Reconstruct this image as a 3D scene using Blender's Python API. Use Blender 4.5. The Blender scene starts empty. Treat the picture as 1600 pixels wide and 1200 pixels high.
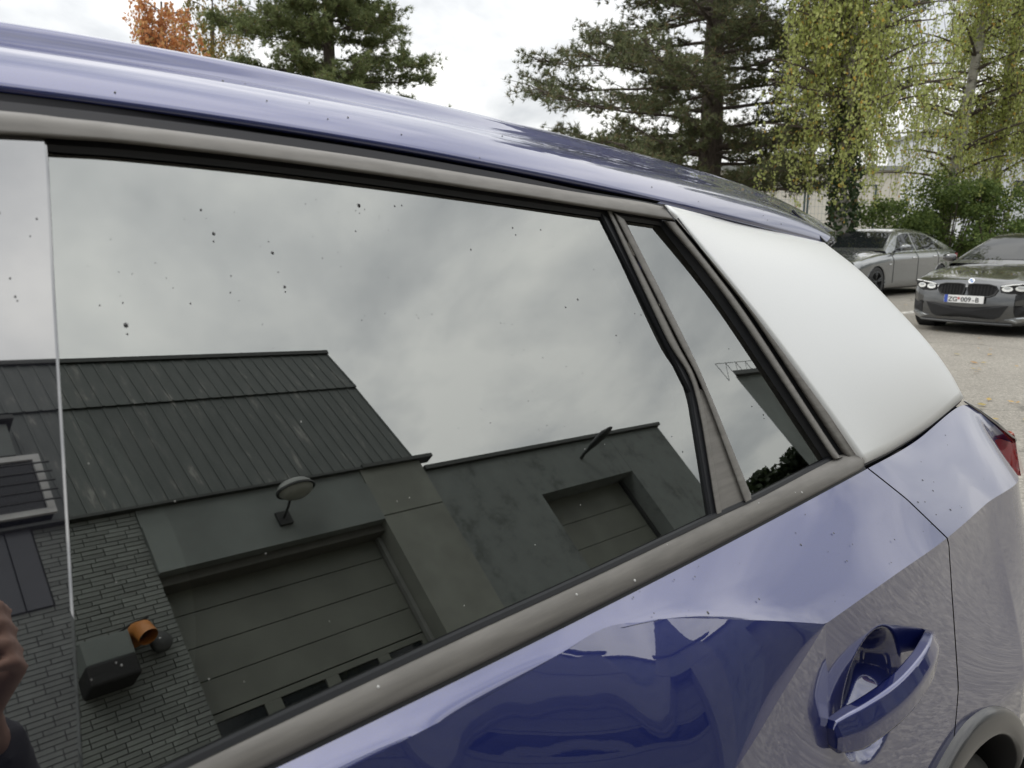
import bpy, bmesh, math, random
import numpy as np
from mathutils import Vector, Matrix

R = math.radians
random.seed(7); rng = np.random.default_rng(11)
scene = bpy.context.scene
col = scene.collection

# ------------------------------------------------------------------ camera
CAM = np.array([0.0, -1.257, 1.33]); YAW, PITCH, FPX = 38.0, math.degrees(math.atan(226/1200)), 1200.0
cam_data = bpy.data.cameras.new('camera'); cam = bpy.data.objects.new('camera', cam_data); col.objects.link(cam)
cam_data.sensor_width = 36; cam_data.lens = 36*FPX/1600; cam_data.clip_start = 0.02; cam_data.clip_end = 2000
cam.location = CAM; cam.rotation_euler = (R(90-PITCH), 0, R(-YAW))
cam_data.dof.use_dof = True; cam_data.dof.focus_distance = 1.15; cam_data.dof.aperture_fstop = 13.0
scene.camera = cam

# ------------------------------------------------------------------ world: overcast sky
world = bpy.data.worlds.new('World'); scene.world = world; world.use_nodes = True
SUN_EL, SUN_AZ = 48.0, 325.0
def build_world():
    nt = world.node_tree; nt.nodes.clear(); N = nt.nodes.new; L = nt.links.new
    tc = N('ShaderNodeTexCoord'); sep = N('ShaderNodeSeparateXYZ'); L(tc.outputs['Generated'], sep.inputs[0])
    def m(op, a, b=None, clamp=False):
        n = N('ShaderNodeMath'); n.operation = op; n.use_clamp = clamp
        for i, v in enumerate((a, b)):
            if v is None: continue
            if isinstance(v, (int, float)): n.inputs[i].default_value = v
            else: L(v, n.inputs[i])
        return n.outputs[0]
    z = m('MAXIMUM', sep.outputs[2], 0.0); zz = m('ADD', z, 0.30)
    cx = m('DIVIDE', sep.outputs[0], zz); cy = m('DIVIDE', sep.outputs[1], zz)
    cb = N('ShaderNodeCombineXYZ'); L(cx, cb.inputs[0]); L(cy, cb.inputs[1]); cb.inputs[2].default_value = 3.7
    n1 = N('ShaderNodeTexNoise'); n1.inputs['Scale'].default_value = 2.3; n1.inputs['Detail'].default_value = 7; n1.inputs['Roughness'].default_value = 0.52
    n1.inputs['Distortion'].default_value = 0.25; L(cb.outputs[0], n1.inputs['Vector'])
    rp = N('ShaderNodeValToRGB'); L(n1.outputs['Fac'], rp.inputs[0]); e = rp.color_ramp.elements
    e[0].position = 0.36; e[0].color = (0.60, 0.615, 0.63, 1); e[1].position = 0.63; e[1].color = (1.14, 1.13, 1.09, 1)
    k = e.new(0.50); k.color = (0.86, 0.865, 0.86, 1)
    grad = m('ADD', m('MULTIPLY', z, 1.10), 0.63)
    vm = N('ShaderNodeVectorMath'); vm.operation = 'SCALE'; L(rp.outputs[0], vm.inputs[0]); L(grad, vm.inputs['Scale'])
    bg = N('ShaderNodeBackground'); L(vm.outputs[0], bg.inputs[0]); bg.inputs[1].default_value = 1.3
    sky = N('ShaderNodeTexSky'); sky.sky_type = 'NISHITA'; sky.sun_disc = False; sky.sun_elevation = R(SUN_EL); sky.sun_rotation = R(SUN_AZ)
    bg2 = N('ShaderNodeBackground'); L(sky.outputs[0], bg2.inputs[0]); bg2.inputs[1].default_value = 0.10
    mx = N('ShaderNodeMixShader'); mx.inputs[0].default_value = 0.10; L(bg.outputs[0], mx.inputs[1]); L(bg2.outputs[0], mx.inputs[2])
    out = N('ShaderNodeOutputWorld'); L(mx.outputs[0], out.inputs[0])
build_world()
sun_d = bpy.data.lights.new('sun', 'SUN'); sun_d.energy = 0.8; sun_d.angle = R(18); sun_d.color = (1.0, 0.96, 0.9)
sun = bpy.data.objects.new('sun', sun_d); col.objects.link(sun)
# Nishita: sun_rotation measured clockwise from +Y
sv = Vector((math.sin(R(SUN_AZ))*math.cos(R(SUN_EL)), math.cos(R(SUN_AZ))*math.cos(R(SUN_EL)), math.sin(R(SUN_EL))))
sun.rotation_euler = sv.to_track_quat('Z', 'Y').to_euler()
sun.location = (0, 0, 30)
vs = scene.view_settings; vs.view_transform = 'Standard'; vs.look = 'None'; vs.exposure = 0.18; vs.gamma = 1.0; vs.use_curve_mapping = False
try:
    scene.cycles.use_denoising = True
    scene.cycles.max_bounces = 8; scene.cycles.transparent_max_bounces = 16; scene.cycles.caustics_reflective = False; scene.cycles.caustics_refractive = False
except Exception: pass

# ------------------------------------------------------------------ pixel helpers (photograph 1600x1200)
_a, _p = R(YAW), R(PITCH)
C_r = np.array([math.cos(_a), -math.sin(_a), 0]); C_f = np.array([math.sin(_a)*math.cos(_p), math.cos(_a)*math.cos(_p), -math.sin(_p)]); C_u = np.cross(C_r, C_f)
def ray(px, py): return C_f + C_r*(px-800)/FPX - C_u*(py-600)/FPX
def at(px, py, Y):
    d = ray(px, py); return CAM + d*((Y-CAM[1])/d[1])
def at_depth(px, py, k): return CAM + ray(px, py)*k
_t, _q = R(24.0), R(6.0)
GN = np.array([math.cos(_t)*math.sin(_q), -math.cos(_t)*math.cos(_q), math.sin(_t)])      # side glass normal
G0 = at(1115, 805, -0.80)
def glass(px, py, off=0.0):
    d = ray(px, py); p0 = G0 + GN*off
    return CAM + d*(np.dot(p0-CAM, GN)/np.dot(d, GN))

# ------------------------------------------------------------------ mesh helpers
def cr(points, n):
    """Catmull-Rom through points, n samples by chord length."""
    P = [np.array(p, float) for p in points]
    if len(P) == 2: return [P[0]+(P[1]-P[0])*i/(n-1) for i in range(n)]
    P = [2*P[0]-P[1]] + P + [2*P[-1]-P[-2]]
    dense = []
    for i in range(1, len(P)-2):
        p0, p1, p2, p3 = P[i-1:i+3]
        for t in np.linspace(0, 1, 24, endpoint=False):
            dense.append(.5*((2*p1)+(p2-p0)*t+(2*p0-5*p1+4*p2-p3)*t*t+(-p0+3*p1-3*p2+p3)*t**3))
    dense.append(P[-2]); D = np.array(dense)
    s = np.concatenate([[0], np.cumsum(np.linalg.norm(np.diff(D, axis=0), axis=1))]); q = np.linspace(0, s[-1], n)
    return [np.array([np.interp(v, s, D[:, k]) for k in range(D.shape[1])]) for v in q]

class MB:
    def __init__(s): s.v = []; s.f = []; s.mi = []
    def add(s, verts, faces, mi=0):
        o = len(s.v); s.v += [tuple(float(c) for c in v) for v in verts]
        for f in faces: s.f.append(tuple(i+o for i in f)); s.mi.append(mi)
        return s
    def grid(s, rows, mi=0, keep=None, flip=False):
        n = len(rows[0]); V = [p for r in rows for p in r]; F = []
        for i in range(len(rows)-1):
            for j in range(n-1):
                q = (i*n+j, i*n+j+1, (i+1)*n+j+1, (i+1)*n+j)
                if keep is not None:
                    c = (np.array(V[q[0]])+np.array(V[q[1]])+np.array(V[q[2]])+np.array(V[q[3]]))/4
                    if not keep(c): continue
                F.append(q[::-1] if flip else q)
        return s.add(V, F, mi)
    def box(s, lo, hi, rot=None, pivot=None, mi=0, bev=0.0):
        x0, y0, z0 = lo; x1, y1, z1 = hi
        V = [(x, y, z) for z in (z0, z1) for y in (y0, y1) for x in (x0, x1)]
        if rot is not None:
            pv = Vector(pivot if pivot is not None else ((x0+x1)/2, (y0+y1)/2, (z0+z1)/2)); V = [tuple(rot @ (Vector(v)-pv)+pv) for v in V]
        return s.add(V, [(0, 2, 3, 1), (4, 5, 7, 6), (0, 1, 5, 4), (2, 6, 7, 3), (0, 4, 6, 2), (1, 3, 7, 5)], mi)
    def tube(s, path, rad, seg=8, cap=True, flat=None, mi=0):
        P = [np.array(p, float) for p in path]; n = len(P); rads = rad if hasattr(rad, '__len__') else [rad]*n
        up = np.array([0.0, 0, 1]); V = []; F = []
        for i in range(n):
            t = P[min(i+1, n-1)]-P[max(i-1, 0)]; t = t/(np.linalg.norm(t)+1e-9)
            a = np.cross(t, up); 
            if np.linalg.norm(a) < 0.05: a = np.cross(t, np.array([1.0, 0, 0]))
            a /= np.linalg.norm(a); b = np.cross(a, t)
            for k in range(seg):
                th = 2*math.pi*k/seg; fa, fb = (1, 1) if flat is None else flat
                V.append(P[i]+rads[i]*(a*math.cos(th)*fa+b*math.sin(th)*fb))
        for i in range(n-1):
            for k in range(seg):
                F.append((i*seg+k, i*seg+(k+1) % seg, (i+1)*seg+(k+1) % seg, (i+1)*seg+k))
        if cap: F.append(tuple(range(seg))[::-1]); F.append(tuple((n-1)*seg+k for k in range(seg)))
        return s.add(V, F, mi)
    def lathe(s, prof, center, axis='y', seg=40, mi=0):
        V = []; F = []; n = len(prof)
        for k in range(seg):
            th = 2*math.pi*k/seg
            for (r, h) in prof:
                if axis == 'y': p = (r*math.cos(th), h, r*math.sin(th))
                elif axis == 'z': p = (r*math.cos(th), r*math.sin(th), h)
                else: p = (h, r*math.cos(th), r*math.sin(th))
                V.append(np.array(center)+np.array(p))
        for k in range(seg):
            for i in range(n-1):
                F.append((k*n+i, k*n+i+1, ((k+1) % seg)*n+i+1, ((k+1) % seg)*n+i))
        return s.add(V, F, mi)
    def slab(s, poly, normal, th, mi=0):
        """polygon extruded by th against the normal"""
        n = len(poly); nn = np.array(normal, float); nn /= np.linalg.norm(nn)
        V = [np.array(p, float) for p in poly]+[np.array(p, float)-nn*th for p in poly]
        F = [tuple(range(n)), tuple(range(2*n-1, n-1, -1))]+[(i, i+n, (i+1) % n+n, (i+1) % n) for i in range(n)]
        return s.add(V, F, mi)
    def mirror(s):
        o = MB(); o.v = [(x, -y, z) for x, y, z in s.v]; o.f = [tuple(reversed(f)) for f in s.f]; o.mi = list(s.mi); return o
    def build(s, name, mat, parent=None, smooth=False, loc=None, bevel=0.0, fixn=False):
        me = bpy.data.meshes.new(name); me.from_pydata(s.v, [], s.f); me.validate()
        mats = mat if isinstance(mat, (list, tuple)) else [mat]
        for m_ in mats: me.materials.append(m_)
        if len(mats) > 1: me.polygons.foreach_set('material_index', s.mi[:len(me.polygons)])
        if fixn:
            bm = bmesh.new(); bm.from_mesh(me); bmesh.ops.recalc_face_normals(bm, faces=bm.faces); bm.to_mesh(me); bm.free()
        if smooth: me.polygons.foreach_set('use_smooth', [True]*len(me.polygons))
        me.update(); o = bpy.data.objects.new(name, me); col.objects.link(o)
        if parent is not None: o.parent = parent
        if loc is not None: o.location = loc
        if bevel:
            b = o.modifiers.new('bevel', 'BEVEL'); b.width = bevel; b.segments = 2; b.limit_method = 'ANGLE'; b.angle_limit = R(40)
            b.harden_normals = False
        return o
def tag(o, label=None, cat=None, group=None, kind=None):
    if label: o['label'] = label
    if cat: o['category'] = cat
    if group: o['group'] = group
    if kind: o['kind'] = kind
    return o
def thing(name, label, cat, loc=(0, 0, 0), rz=0.0, group=None, parent_less=True):
    o = bpy.data.objects.new(name, None); o.empty_display_size = .2; col.objects.link(o); o.location = loc; o.rotation_euler = (0, 0, rz)
    return tag(o, label, cat, group)

# ------------------------------------------------------------------ materials
MAT = {}
class NM:
    def __init__(s, name):
        s.m = bpy.data.materials.new(name); s.m.use_nodes = True; s.nt = s.m.node_tree; s.b = s.nt.nodes['Principled BSDF']; s.out = s.nt.nodes['Material Output']; MAT[name] = s.m
    def n(s, t, **kw):
        x = s.nt.nodes.new(t)
        for k, v in kw.items():
            if hasattr(x, k): setattr(x, k, v)
            else: x.inputs[k.replace('_', ' ')].default_value = v
        return x
    def l(s, a, b): s.nt.links.new(a, b)
    def set(s, **kw):
        for k, v in kw.items():
            s.b.inputs[k.replace('_', ' ')].default_value = v
        return s
    def coord(s, kind='Object'): return s.n('ShaderNodeTexCoord').outputs[kind]
    def noise(s, scale, detail=4, rough=.55, vec=None, dist=0.0):
        x = s.n('ShaderNodeTexNoise'); x.inputs['Scale'].default_value = scale; x.inputs['Detail'].default_value = detail; x.inputs['Roughness'].default_value = rough; x.inputs['Distortion'].default_value = dist
        s.l(vec if vec is not None else s.coord(), x.inputs['Vector']); return x.outputs['Fac']
    def ramp(s, fac, stops):
        x = s.n('ShaderNodeValToRGB'); e = x.color_ramp.elements
        while len(e) < len(stops): e.new(.5)
        for i, (p, c) in enumerate(stops): e[i].position = p; e[i].color = (*c, 1) if len(c) == 3 else c
        s.l(fac, x.inputs[0]); return x.outputs[0]
    def bump(s, h, strength=.3, dist=.01):
        x = s.n('ShaderNodeBump'); x.inputs['Strength'].default_value = strength; x.inputs['Distance'].default_value = dist; s.l(h, x.inputs['Height']); s.l(x.outputs[0], s.b.inputs['Normal']); return x
    def mapping(s, scale=(1, 1, 1), rot=(0, 0, 0), kind='Object'):
        x = s.n('ShaderNodeMapping'); x.inputs['Scale'].default_value = scale; x.inputs['Rotation'].default_value = rot; s.l(s.coord(kind), x.inputs['Vector']); return x.outputs[0]
def plain(name, c, rough=.6, metal=0.0, var=.12, vscale=6, bump=0.0, bscale=60, spec=.5):
    m = NM(name); m.set(Roughness=rough, Metallic=metal); m.b.inputs['Specular IOR Level'].default_value = spec
    f = m.noise(vscale, 5); m.l(m.ramp(f, [(.3, tuple(x*(1-var) for x in c)), (.7, tuple(x*(1+var) for x in c))]), m.b.inputs['Base Color'])
    if bump: m.bump(m.noise(bscale, 3), bump, .004)
    return m.m

def mk_materials():
    # car paint: deep blue metallic with clear coat
    m = NM('paint'); m.set(Metallic=.55, Roughness=.38); m.b.inputs['Coat Weight'].default_value = 1.0; m.b.inputs['Coat Roughness'].default_value = .012; m.b.inputs['Coat IOR'].default_value = 2.1
    f = m.noise(2600, 1); m.l(m.ramp(f, [(.35, (.005, .011, .105)), (.75, (.010, .022, .175))]), m.b.inputs['Base Color'])
    b = m.n('ShaderNodeBump'); b.inputs['Strength'].default_value = .007; b.inputs['Distance'].default_value = .0010; m.l(m.noise(150, 3, .6), b.inputs['Height']); m.l(b.outputs[0], m.b.inputs['Coat Normal'])
    # glossy black pillar panel
    m = NM('gloss_black'); m.set(Roughness=.03); m.b.inputs['Base Color'].default_value = (.008, .008, .012, 1); m.b.inputs['IOR'].default_value = 3.4; m.b.inputs['Roughness'].default_value = .015
    # side glass: dark reflective privacy glass
    def glassm(name, tint, ior, refl=(1, 1, 1)):
        m = NM(name); m.nt.nodes.remove(m.b)
        fr = m.n('ShaderNodeFresnel'); fr.inputs['IOR'].default_value = ior
        tr = m.n('ShaderNodeBsdfTransparent'); tr.inputs[0].default_value = (*tint, 1); gl = m.n('ShaderNodeBsdfGlossy'); gl.inputs['Roughness'].default_value = .0; gl.inputs[0].default_value = (*refl, 1)
        mx = m.n('ShaderNodeMixShader'); m.l(fr.outputs[0], mx.inputs[0]); m.l(tr.outputs[0], mx.inputs[1]); m.l(gl.outputs[0], mx.inputs[2]); m.l(mx.outputs[0], m.out.inputs[0])
        return m
    glassm('privacy_glass', (.40, .41, .40), 3.2, (.97, 1.0, .975))
    glassm('clear_glass', (.62, .68, .66), 1.6)
    glassm('far_glass', (.06, .07, .07), 1.9)
    # matte trim: black plastic, with the sky's reflection put into its grey base colour
    m = NM('trim'); m.set(Roughness=.6); m.b.inputs['Specular IOR Level'].default_value = .4
    f = m.noise(26, 6, .6, m.mapping((.6, 1, 6))); m.l(m.ramp(f, [(.3, (.150, .142, .130)), (.7, (.215, .204, .187))]), m.b.inputs['Base Color'])
    m.l(m.ramp(m.noise(60, 4), [(.3, (.54,)*3), (.7, (.68,)*3)]), m.b.inputs['Roughness']); m.bump(m.noise(900, 2), .05, .001)
    m = NM('rubber'); m.set(Roughness=.55); m.b.inputs['Base Color'].default_value = (.010, .011, .014, 1)
    m = NM('blade'); m.set(Metallic=.2, Roughness=.36); m.l(m.ramp(m.noise(1800, 1), [(.3, (.68, .69, .685)), (.7, (.76, .77, .765))]), m.b.inputs['Base Color']); m.b.inputs['Coat Weight'].default_value = .25; m.b.inputs['Coat Roughness'].default_value = .25
    m = NM('cladding_paint'); m.set(Roughness=.45, Metallic=.0); m.b.inputs['Base Color'].default_value = (.022, .022, .024, 1); m.b.inputs['Coat Weight'].default_value = .5; m.b.inputs['Coat Roughness'].default_value = .06; m.b.inputs['Coat IOR'].default_value = 1.5
    m = NM('black'); m.set(Roughness=.8); m.b.inputs['Base Color'].default_value = (.012, .012, .013, 1)
    m = NM('matte_black'); m.set(Roughness=.7); m.b.inputs['Base Color'].default_value = (.010, .010, .012, 1); m.b.inputs['Specular IOR Level'].default_value = .12
    m = NM('cabin'); m.set(Roughness=.85); m.b.inputs['Base Color'].default_value = (.03, .03, .032, 1)
    m = NM('tyre'); m.set(Roughness=.75); m.l(m.ramp(m.noise(18, 4), [(.3, (.018,)*3), (.7, (.035,)*3)]), m.b.inputs['Base Color'])
    m = NM('rim'); m.set(Roughness=.3, Metallic=.9); m.b.inputs['Base Color'].default_value = (.12, .12, .125, 1)
    m = NM('tail_red'); m.set(Roughness=.05); m.b.inputs['Base Color'].default_value = (.55, .03, .035, 1); m.b.inputs['Coat Weight'].default_value = 1; m.b.inputs['Transmission Weight'].default_value = .15
    m = NM('chrome'); m.set(Roughness=.08, Metallic=1.0); m.b.inputs['Base Color'].default_value = (.75, .75, .76, 1)
    m = NM('drop'); m.set(Roughness=.05); m.b.inputs['Base Color'].default_value = (.03, .03, .03, 1); m.b.inputs['Specular IOR Level'].default_value = .6
    m = NM('dust_speck'); m.set(Roughness=.7); m.b.inputs['Base Color'].default_value = (.55, .55, .53, 1)
    # asphalt
    m = NM('asphalt'); m.set(Roughness=.72); v = m.coord(); m.b.inputs['Specular IOR Level'].default_value = .35
    big = m.noise(.35, 6, .6, v); fine = m.n('ShaderNodeTexVoronoi'); fine.inputs['Scale'].default_value = 75; m.l(v, fine.inputs['Vector'])
    c1 = m.ramp(big, [(.3, (.205, .190, .165)), (.55, (.27, .252, .220)), (.75, (.32, .30, .262))])
    c2 = m.ramp(fine.outputs['Color'], [(0, (.62,)*3), (.6, (1.0,)*3), (1, (1.5,)*3)])
    mx = m.n('ShaderNodeMix'); mx.data_type = 'RGBA'; mx.blend_type = 'MULTIPLY'; mx.inputs['Factor'].default_value = 1; m.l(c1, mx.inputs[6]); m.l(c2, mx.inputs[7])
    cr_ = m.n('ShaderNodeTexVoronoi'); cr_.feature = 'DISTANCE_TO_EDGE'; cr_.inputs['Scale'].default_value = .22
    wv = m.n('ShaderNodeVectorMath'); wv.operation = 'ADD'; nz = m.n('ShaderNodeTexNoise'); nz.inputs['Scale'].default_value = 1.3; m.l(v, nz.inputs['Vector']); m.l(v, wv.inputs[0]); m.l(nz.outputs['Color'], wv.inputs[1]); m.l(wv.outputs[0], cr_.inputs['Vector'])
    ck = m.ramp(cr_.outputs['Distance'], [(.0, (.45,)*3), (.006, (1,)*3)])
    mx2 = m.n('ShaderNodeMix'); mx2.data_type = 'RGBA'; mx2.blend_type = 'MULTIPLY'; mx2.inputs['Factor'].default_value = .8; m.l(mx.outputs[2], mx2.inputs[6]); m.l(ck, mx2.inputs[7])
    m.l(mx2.outputs[2], m.b.inputs['Base Color']); m.bump(fine.outputs['Distance'], .35, .006)
    m = NM('line_paint'); m.set(Roughness=.7); m.l(m.ramp(m.noise(9, 6, .7), [(.42, (.26, .25, .23)), (.55, (.6, .58, .54))]), m.b.inputs['Base Color'])
    # building
    plain('brick', (.17, .183, .174), .8, var=.16, vscale=5, bump=.2, bscale=40)
    m = MAT['brick']; nt = m.node_tree; oi = nt.nodes.new('ShaderNodeObjectInfo'); hs = nt.nodes.new('ShaderNodeHueSaturation')
    mr = nt.nodes.new('ShaderNodeMapRange'); mr.inputs[3].default_value = .82; mr.inputs[4].default_value = 1.16; nt.links.new(oi.outputs['Random'], mr.inputs[0]); nt.links.new(mr.outputs[0], hs.inputs['Value'])
    bs = nt.nodes['Principled BSDF']; src = bs.inputs['Base Color'].links[0].from_socket; nt.links.new(src, hs.inputs['Color']); nt.links.new(hs.outputs[0], bs.inputs['Base Color'])
    plain('mortar', (.035, .036, .034), .95)
    plain('wall_grey', (.165, .183, .177), .85, var=.18, vscale=1.1, bump=.05)
    m = NM('render_stained'); m.set(Roughness=.9); f = m.noise(1.6, 9, .68); g = m.noise(.5, 4)
    a = m.ramp(f, [(.36, (.10, .11, .106)), (.48, (.155, .172, .168)), (.7, (.18, .198, .193))]); m.l(a, m.b.inputs['Base Color']); m.bump(m.noise(14, 6), .25, .02)
    plain('pilaster_paint', (.19, .20, .178), .8, var=.15, vscale=1.5)
    plain('door_paint', (.13, .138, .12), .55, var=.14, vscale=1.6)
    m = NM('metal_sheet'); m.set(Roughness=.5, Metallic=.15); v = m.mapping((1.4, 1.0, .22)); f = m.noise(5.5, 8, .62, v)
    m.l(m.ramp(f, [(.30, (.060, .070, .066)), (.56, (.080, .090, .086)), (.62, (.10, .106, .10)), (.68, (.20, .20, .188))]), m.b.inputs['Base Color'])
    plain('metal_sheet_blue', (.075, .080, .092), .5, var=.1, vscale=2)
    plain('flashing', (.05, .054, .052), .5)
    plain('soffit', (.10, .10, .09), .8)
    plain('frame_white', (.55, .56, .55), .6)
    plain('dark_pane', (.012, .015, .018), .12)
    plain('orange_pipe', (.42, .16, .035), .45, var=.15)
    plain('galvanised', (.25, .26, .25), .5, metal=.4)
    plain('lamp_glass', (.30, .31, .28), .35)
    plain('dark_metal', (.03, .032, .033), .5)
    plain('pale_wall', (.62, .59, .52), .9, var=.04, vscale=.3)
    plain('pale_wall_cool', (.58, .60, .62), .9, var=.05, vscale=.3)
    plain('fence_paint', (.20, .27, .31), .6, metal=.2)
    # sedans
    for nm, c in (('paint_silver', (.24, .25, .255)), ('paint_graphite', (.07, .073, .076))):
        m = NM(nm); m.set(Metallic=.8, Roughness=.27); m.b.inputs['Base Color'].default_value = (*c, 1); m.b.inputs['Coat Weight'].default_value = 1; m.b.inputs['Coat Roughness'].default_value = .02; m.b.inputs['Coat IOR'].default_value = 1.75
    m = NM('plate_white'); m.set(Roughness=.4); m.b.inputs['Base Color'].default_value = (.72, .72, .71, 1)
    plain('plate_blue', (.02, .06, .35), .4); plain('plate_ink', (.03, .03, .035), .6); plain('plate_red', (.5, .03, .03), .5)
    m = NM('head_lens'); m.set(Roughness=.06); m.b.inputs['Base Color'].default_value = (.50, .52, .53, 1); m.b.inputs['Coat Weight'].default_value = 1
    m = NM('head_glow'); m.set(Roughness=.2); m.b.inputs['Base Color'].default_value = (.85, .86, .84, 1)
    plain('badge_blue', (.05, .2, .55), .3); 
    # person
    plain('skin', (.34, .19, .135), .55, var=.08, vscale=30); plain('jacket', (.012, .013, .018), .8); plain('trousers', (.02, .024, .035), .9); plain('hair', (.02, .014, .01), .6); plain('shoe', (.02, .02, .02), .5); plain('phone_body', (.03, .03, .035), .25)
    # vegetation
    def leaf(name, stops, trans=.35):
        m = NM(name); g = m.n('ShaderNodeNewGeometry'); c = m.ramp(g.outputs['Random Per Island'], stops); m.l(c, m.b.inputs['Base Color']); m.set(Roughness=.6); m.b.inputs['Specular IOR Level'].default_value = .3
        t = m.n('ShaderNodeBsdfTranslucent'); m.l(c, t.inputs[0]); mx = m.n('ShaderNodeMixShader'); mx.inputs[0].default_value = trans; m.l(m.b.outputs[0], mx.inputs[1]); m.l(t.outputs[0], mx.inputs[2]); m.l(mx.outputs[0], m.out.inputs[0])
    leaf('needles_green', [(0, (.125, .155, .06)), (.5, (.18, .22, .09)), (.93, (.24, .28, .12)), (1, (.28, .2, .08))], .25)
    leaf('needles_dark', [(0, (.10, .115, .06)), (.45, (.15, .175, .085)), (.88, (.20, .22, .11)), (.93, (.25, .18, .10)), (1, (.28, .19, .10))], .22)
    leaf('birch_leaf', [(0, (.36, .41, .12)), (.5, (.50, .55, .19)), (.93, (.60, .63, .26)), (.965, (.66, .48, .12)), (1, (.68, .40, .09))], .5)
    leaf('hornbeam_leaf', [(0, (.09, .135, .04)), (.6, (.16, .225, .065)), (1, (.25, .31, .09))], .4)
    leaf('orange_leaf', [(0, (.48, .20, .08)), (.5, (.62, .30, .13)), (.9, (.66, .40, .18)), (1, (.4, .38, .12))], .45)
    leaf('sparse_leaf', [(0, (.16, .16, .05)), (.6, (.25, .23, .07)), (1, (.4, .22, .06))], .4)
    leaf('ivy_leaf', [(0, (.025, .05, .02)), (.6, (.05, .08, .03)), (.85, (.08, .11, .04)), (1, (.2, .09, .04))], .25)
    leaf('hedge_leaf', [(0, (.02, .03, .015)), (1, (.05, .07, .03))], .2)
    leaf('fallen', [(0, (.35, .18, .05)), (.6, (.5, .33, .1)), (1, (.3, .25, .08))], .2)
    m = NM('bark'); m.set(Roughness=.95); m.l(m.ramp(m.noise(7, 7, .65, m.mapping((3, 3, .7))), [(.3, (.06, .047, .038)), (.7, (.16, .13, .11))]), m.b.inputs['Base Color']); m.bump(m.noise(9, 6, .6, m.mapping((3, 3, .6))), .8, .05)
    m = NM('birch_bark'); m.set(Roughness=.8); m.l(m.ramp(m.noise(4, 7, .7, m.mapping((.8, .8, 2.5))), [(.38, (.09, .08, .07)), (.48, (.38, .36, .32)), (.8, (.52, .5, .45))]), m.b.inputs['Base Color'])
mk_materials()
M = MAT

# ------------------------------------------------------------------ ground
def smooth01(a, b, x):
    t = np.clip((np.asarray(x, float)-a)/(b-a), 0, 1); return t*t*(3-2*t)
def ground_z(x, y):
    return 0.11*smooth01(8.5, 11.5, x)*smooth01(4.3, 6.4, y)
def build_ground():
    xs = np.concatenate([np.linspace(-400, -12, 12), np.arange(-10, 34, .8), np.linspace(36, 600, 14)])
    ys = np.concatenate([np.linspace(-400, -14, 12), np.arange(-12, 30, .6), np.linspace(32, 600, 14)])
    rows = [[(x, y, float(ground_z(x, y))) for x in xs] for y in ys]
    o = MB().grid(rows).build('ground', M['asphalt'], smooth=True); tag(o, kind='structure')
    def strip(p, q, w, name):
        p, q = np.array(p, float), np.array(q, float); d = (q-p)/np.linalg.norm(q-p); s = np.array([-d[1], d[0]])*w/2
        rows = []
        for k in np.linspace(0, 1, 24):
            c = p+(q-p)*k; rows.append([(*(c+s), float(ground_z(*(c+s)))+.005), (*(c-s), float(ground_z(*(c-s)))+.005)])
        o = MB().grid(rows, flip=True).build(name, M['line_paint']); tag(o, kind='structure'); return o
    strip((12.6, 5.2), (18.5, 5.2), .14, 'parking_line'); strip((12.7, 5.27), (12.7, 11), .14, 'parking_line'); strip((10.4, 1.2), (17, 1.2), .14, 'parking_line')
    # fallen leaves
    N = 420; mb = MB()
    for i in range(N):
        x = rng.uniform(6, 20); y = rng.uniform(-1, 9); z = float(ground_z(x, y))+.008; a = rng.uniform(0, 6.28); s = rng.uniform(.02, .045)
        d = np.array([math.cos(a), math.sin(a), rng.uniform(-.2, .2)])*s; e = np.array([-math.sin(a), math.cos(a), rng.uniform(-.3, .3)])*s*.6; c = np.array([x, y, z+.01])
        mb.add([c-d, c-e, c+d, c+e], [(0, 1, 2, 3)])
    tag(mb.build('fallen_leaves', M['fallen']), 'scattered yellow and brown fallen leaves on the asphalt by the parked cars', 'leaves', kind='stuff')
build_ground()

# ------------------------------------------------------------------ the blue car
def fairc(pts, x0, x1, deg=4):
    """replace the run between x0 and x1 by a fair polynomial"""
    P = np.array(sorted([tuple(p) for p in pts])); m_ = (P[:, 0] >= x0) & (P[:, 0] <= x1); Q = P[m_]; xs = np.linspace(Q[0, 0], Q[-1, 0], 9)
    fit = [(x, float(np.polyval(np.polyfit(Q[:, 0], Q[:, 1], deg), x)), float(np.polyval(np.polyfit(Q[:, 0], Q[:, 2], deg), x))) for x in xs]
    return [tuple(p) for p in P[~m_]]+fit
class Curve:
    """y, z as smooth functions of x"""
    def __init__(s, pts):
        D = np.array(cr(sorted([tuple(p) for p in pts], key=lambda p: p[0]), 400)); s.D = D[np.argsort(D[:, 0])]
    def __call__(s, x): return np.array([x, np.interp(x, s.D[:, 0], s.D[:, 1]), np.interp(x, s.D[:, 0], s.D[:, 2])])
A = at
BL = Curve(fairc([(-2.2, -.60, .86), (-1.75, -.74, .96), (-1.25, -.85, 1.025), (-.6, -.882, 1.034), (-.1, -.882, 1.036), A(437, 1200, -.868), A(662, 1091, -.855), A(1000, 917, -.83), A(1200, 818, -.81), A(1350, 735, -.79),
            A(1430, 690, -.742), A(1505, 633, -.672), A(1545, 657, -.688), A(1583, 692, -.706)], -.7, 1.0, 3))
BLX = float(A(1583, 692, -.706)[0]); CRX = float(A(1590, 742, -.77)[0])
K = A(1290, 975, -.897)
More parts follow.
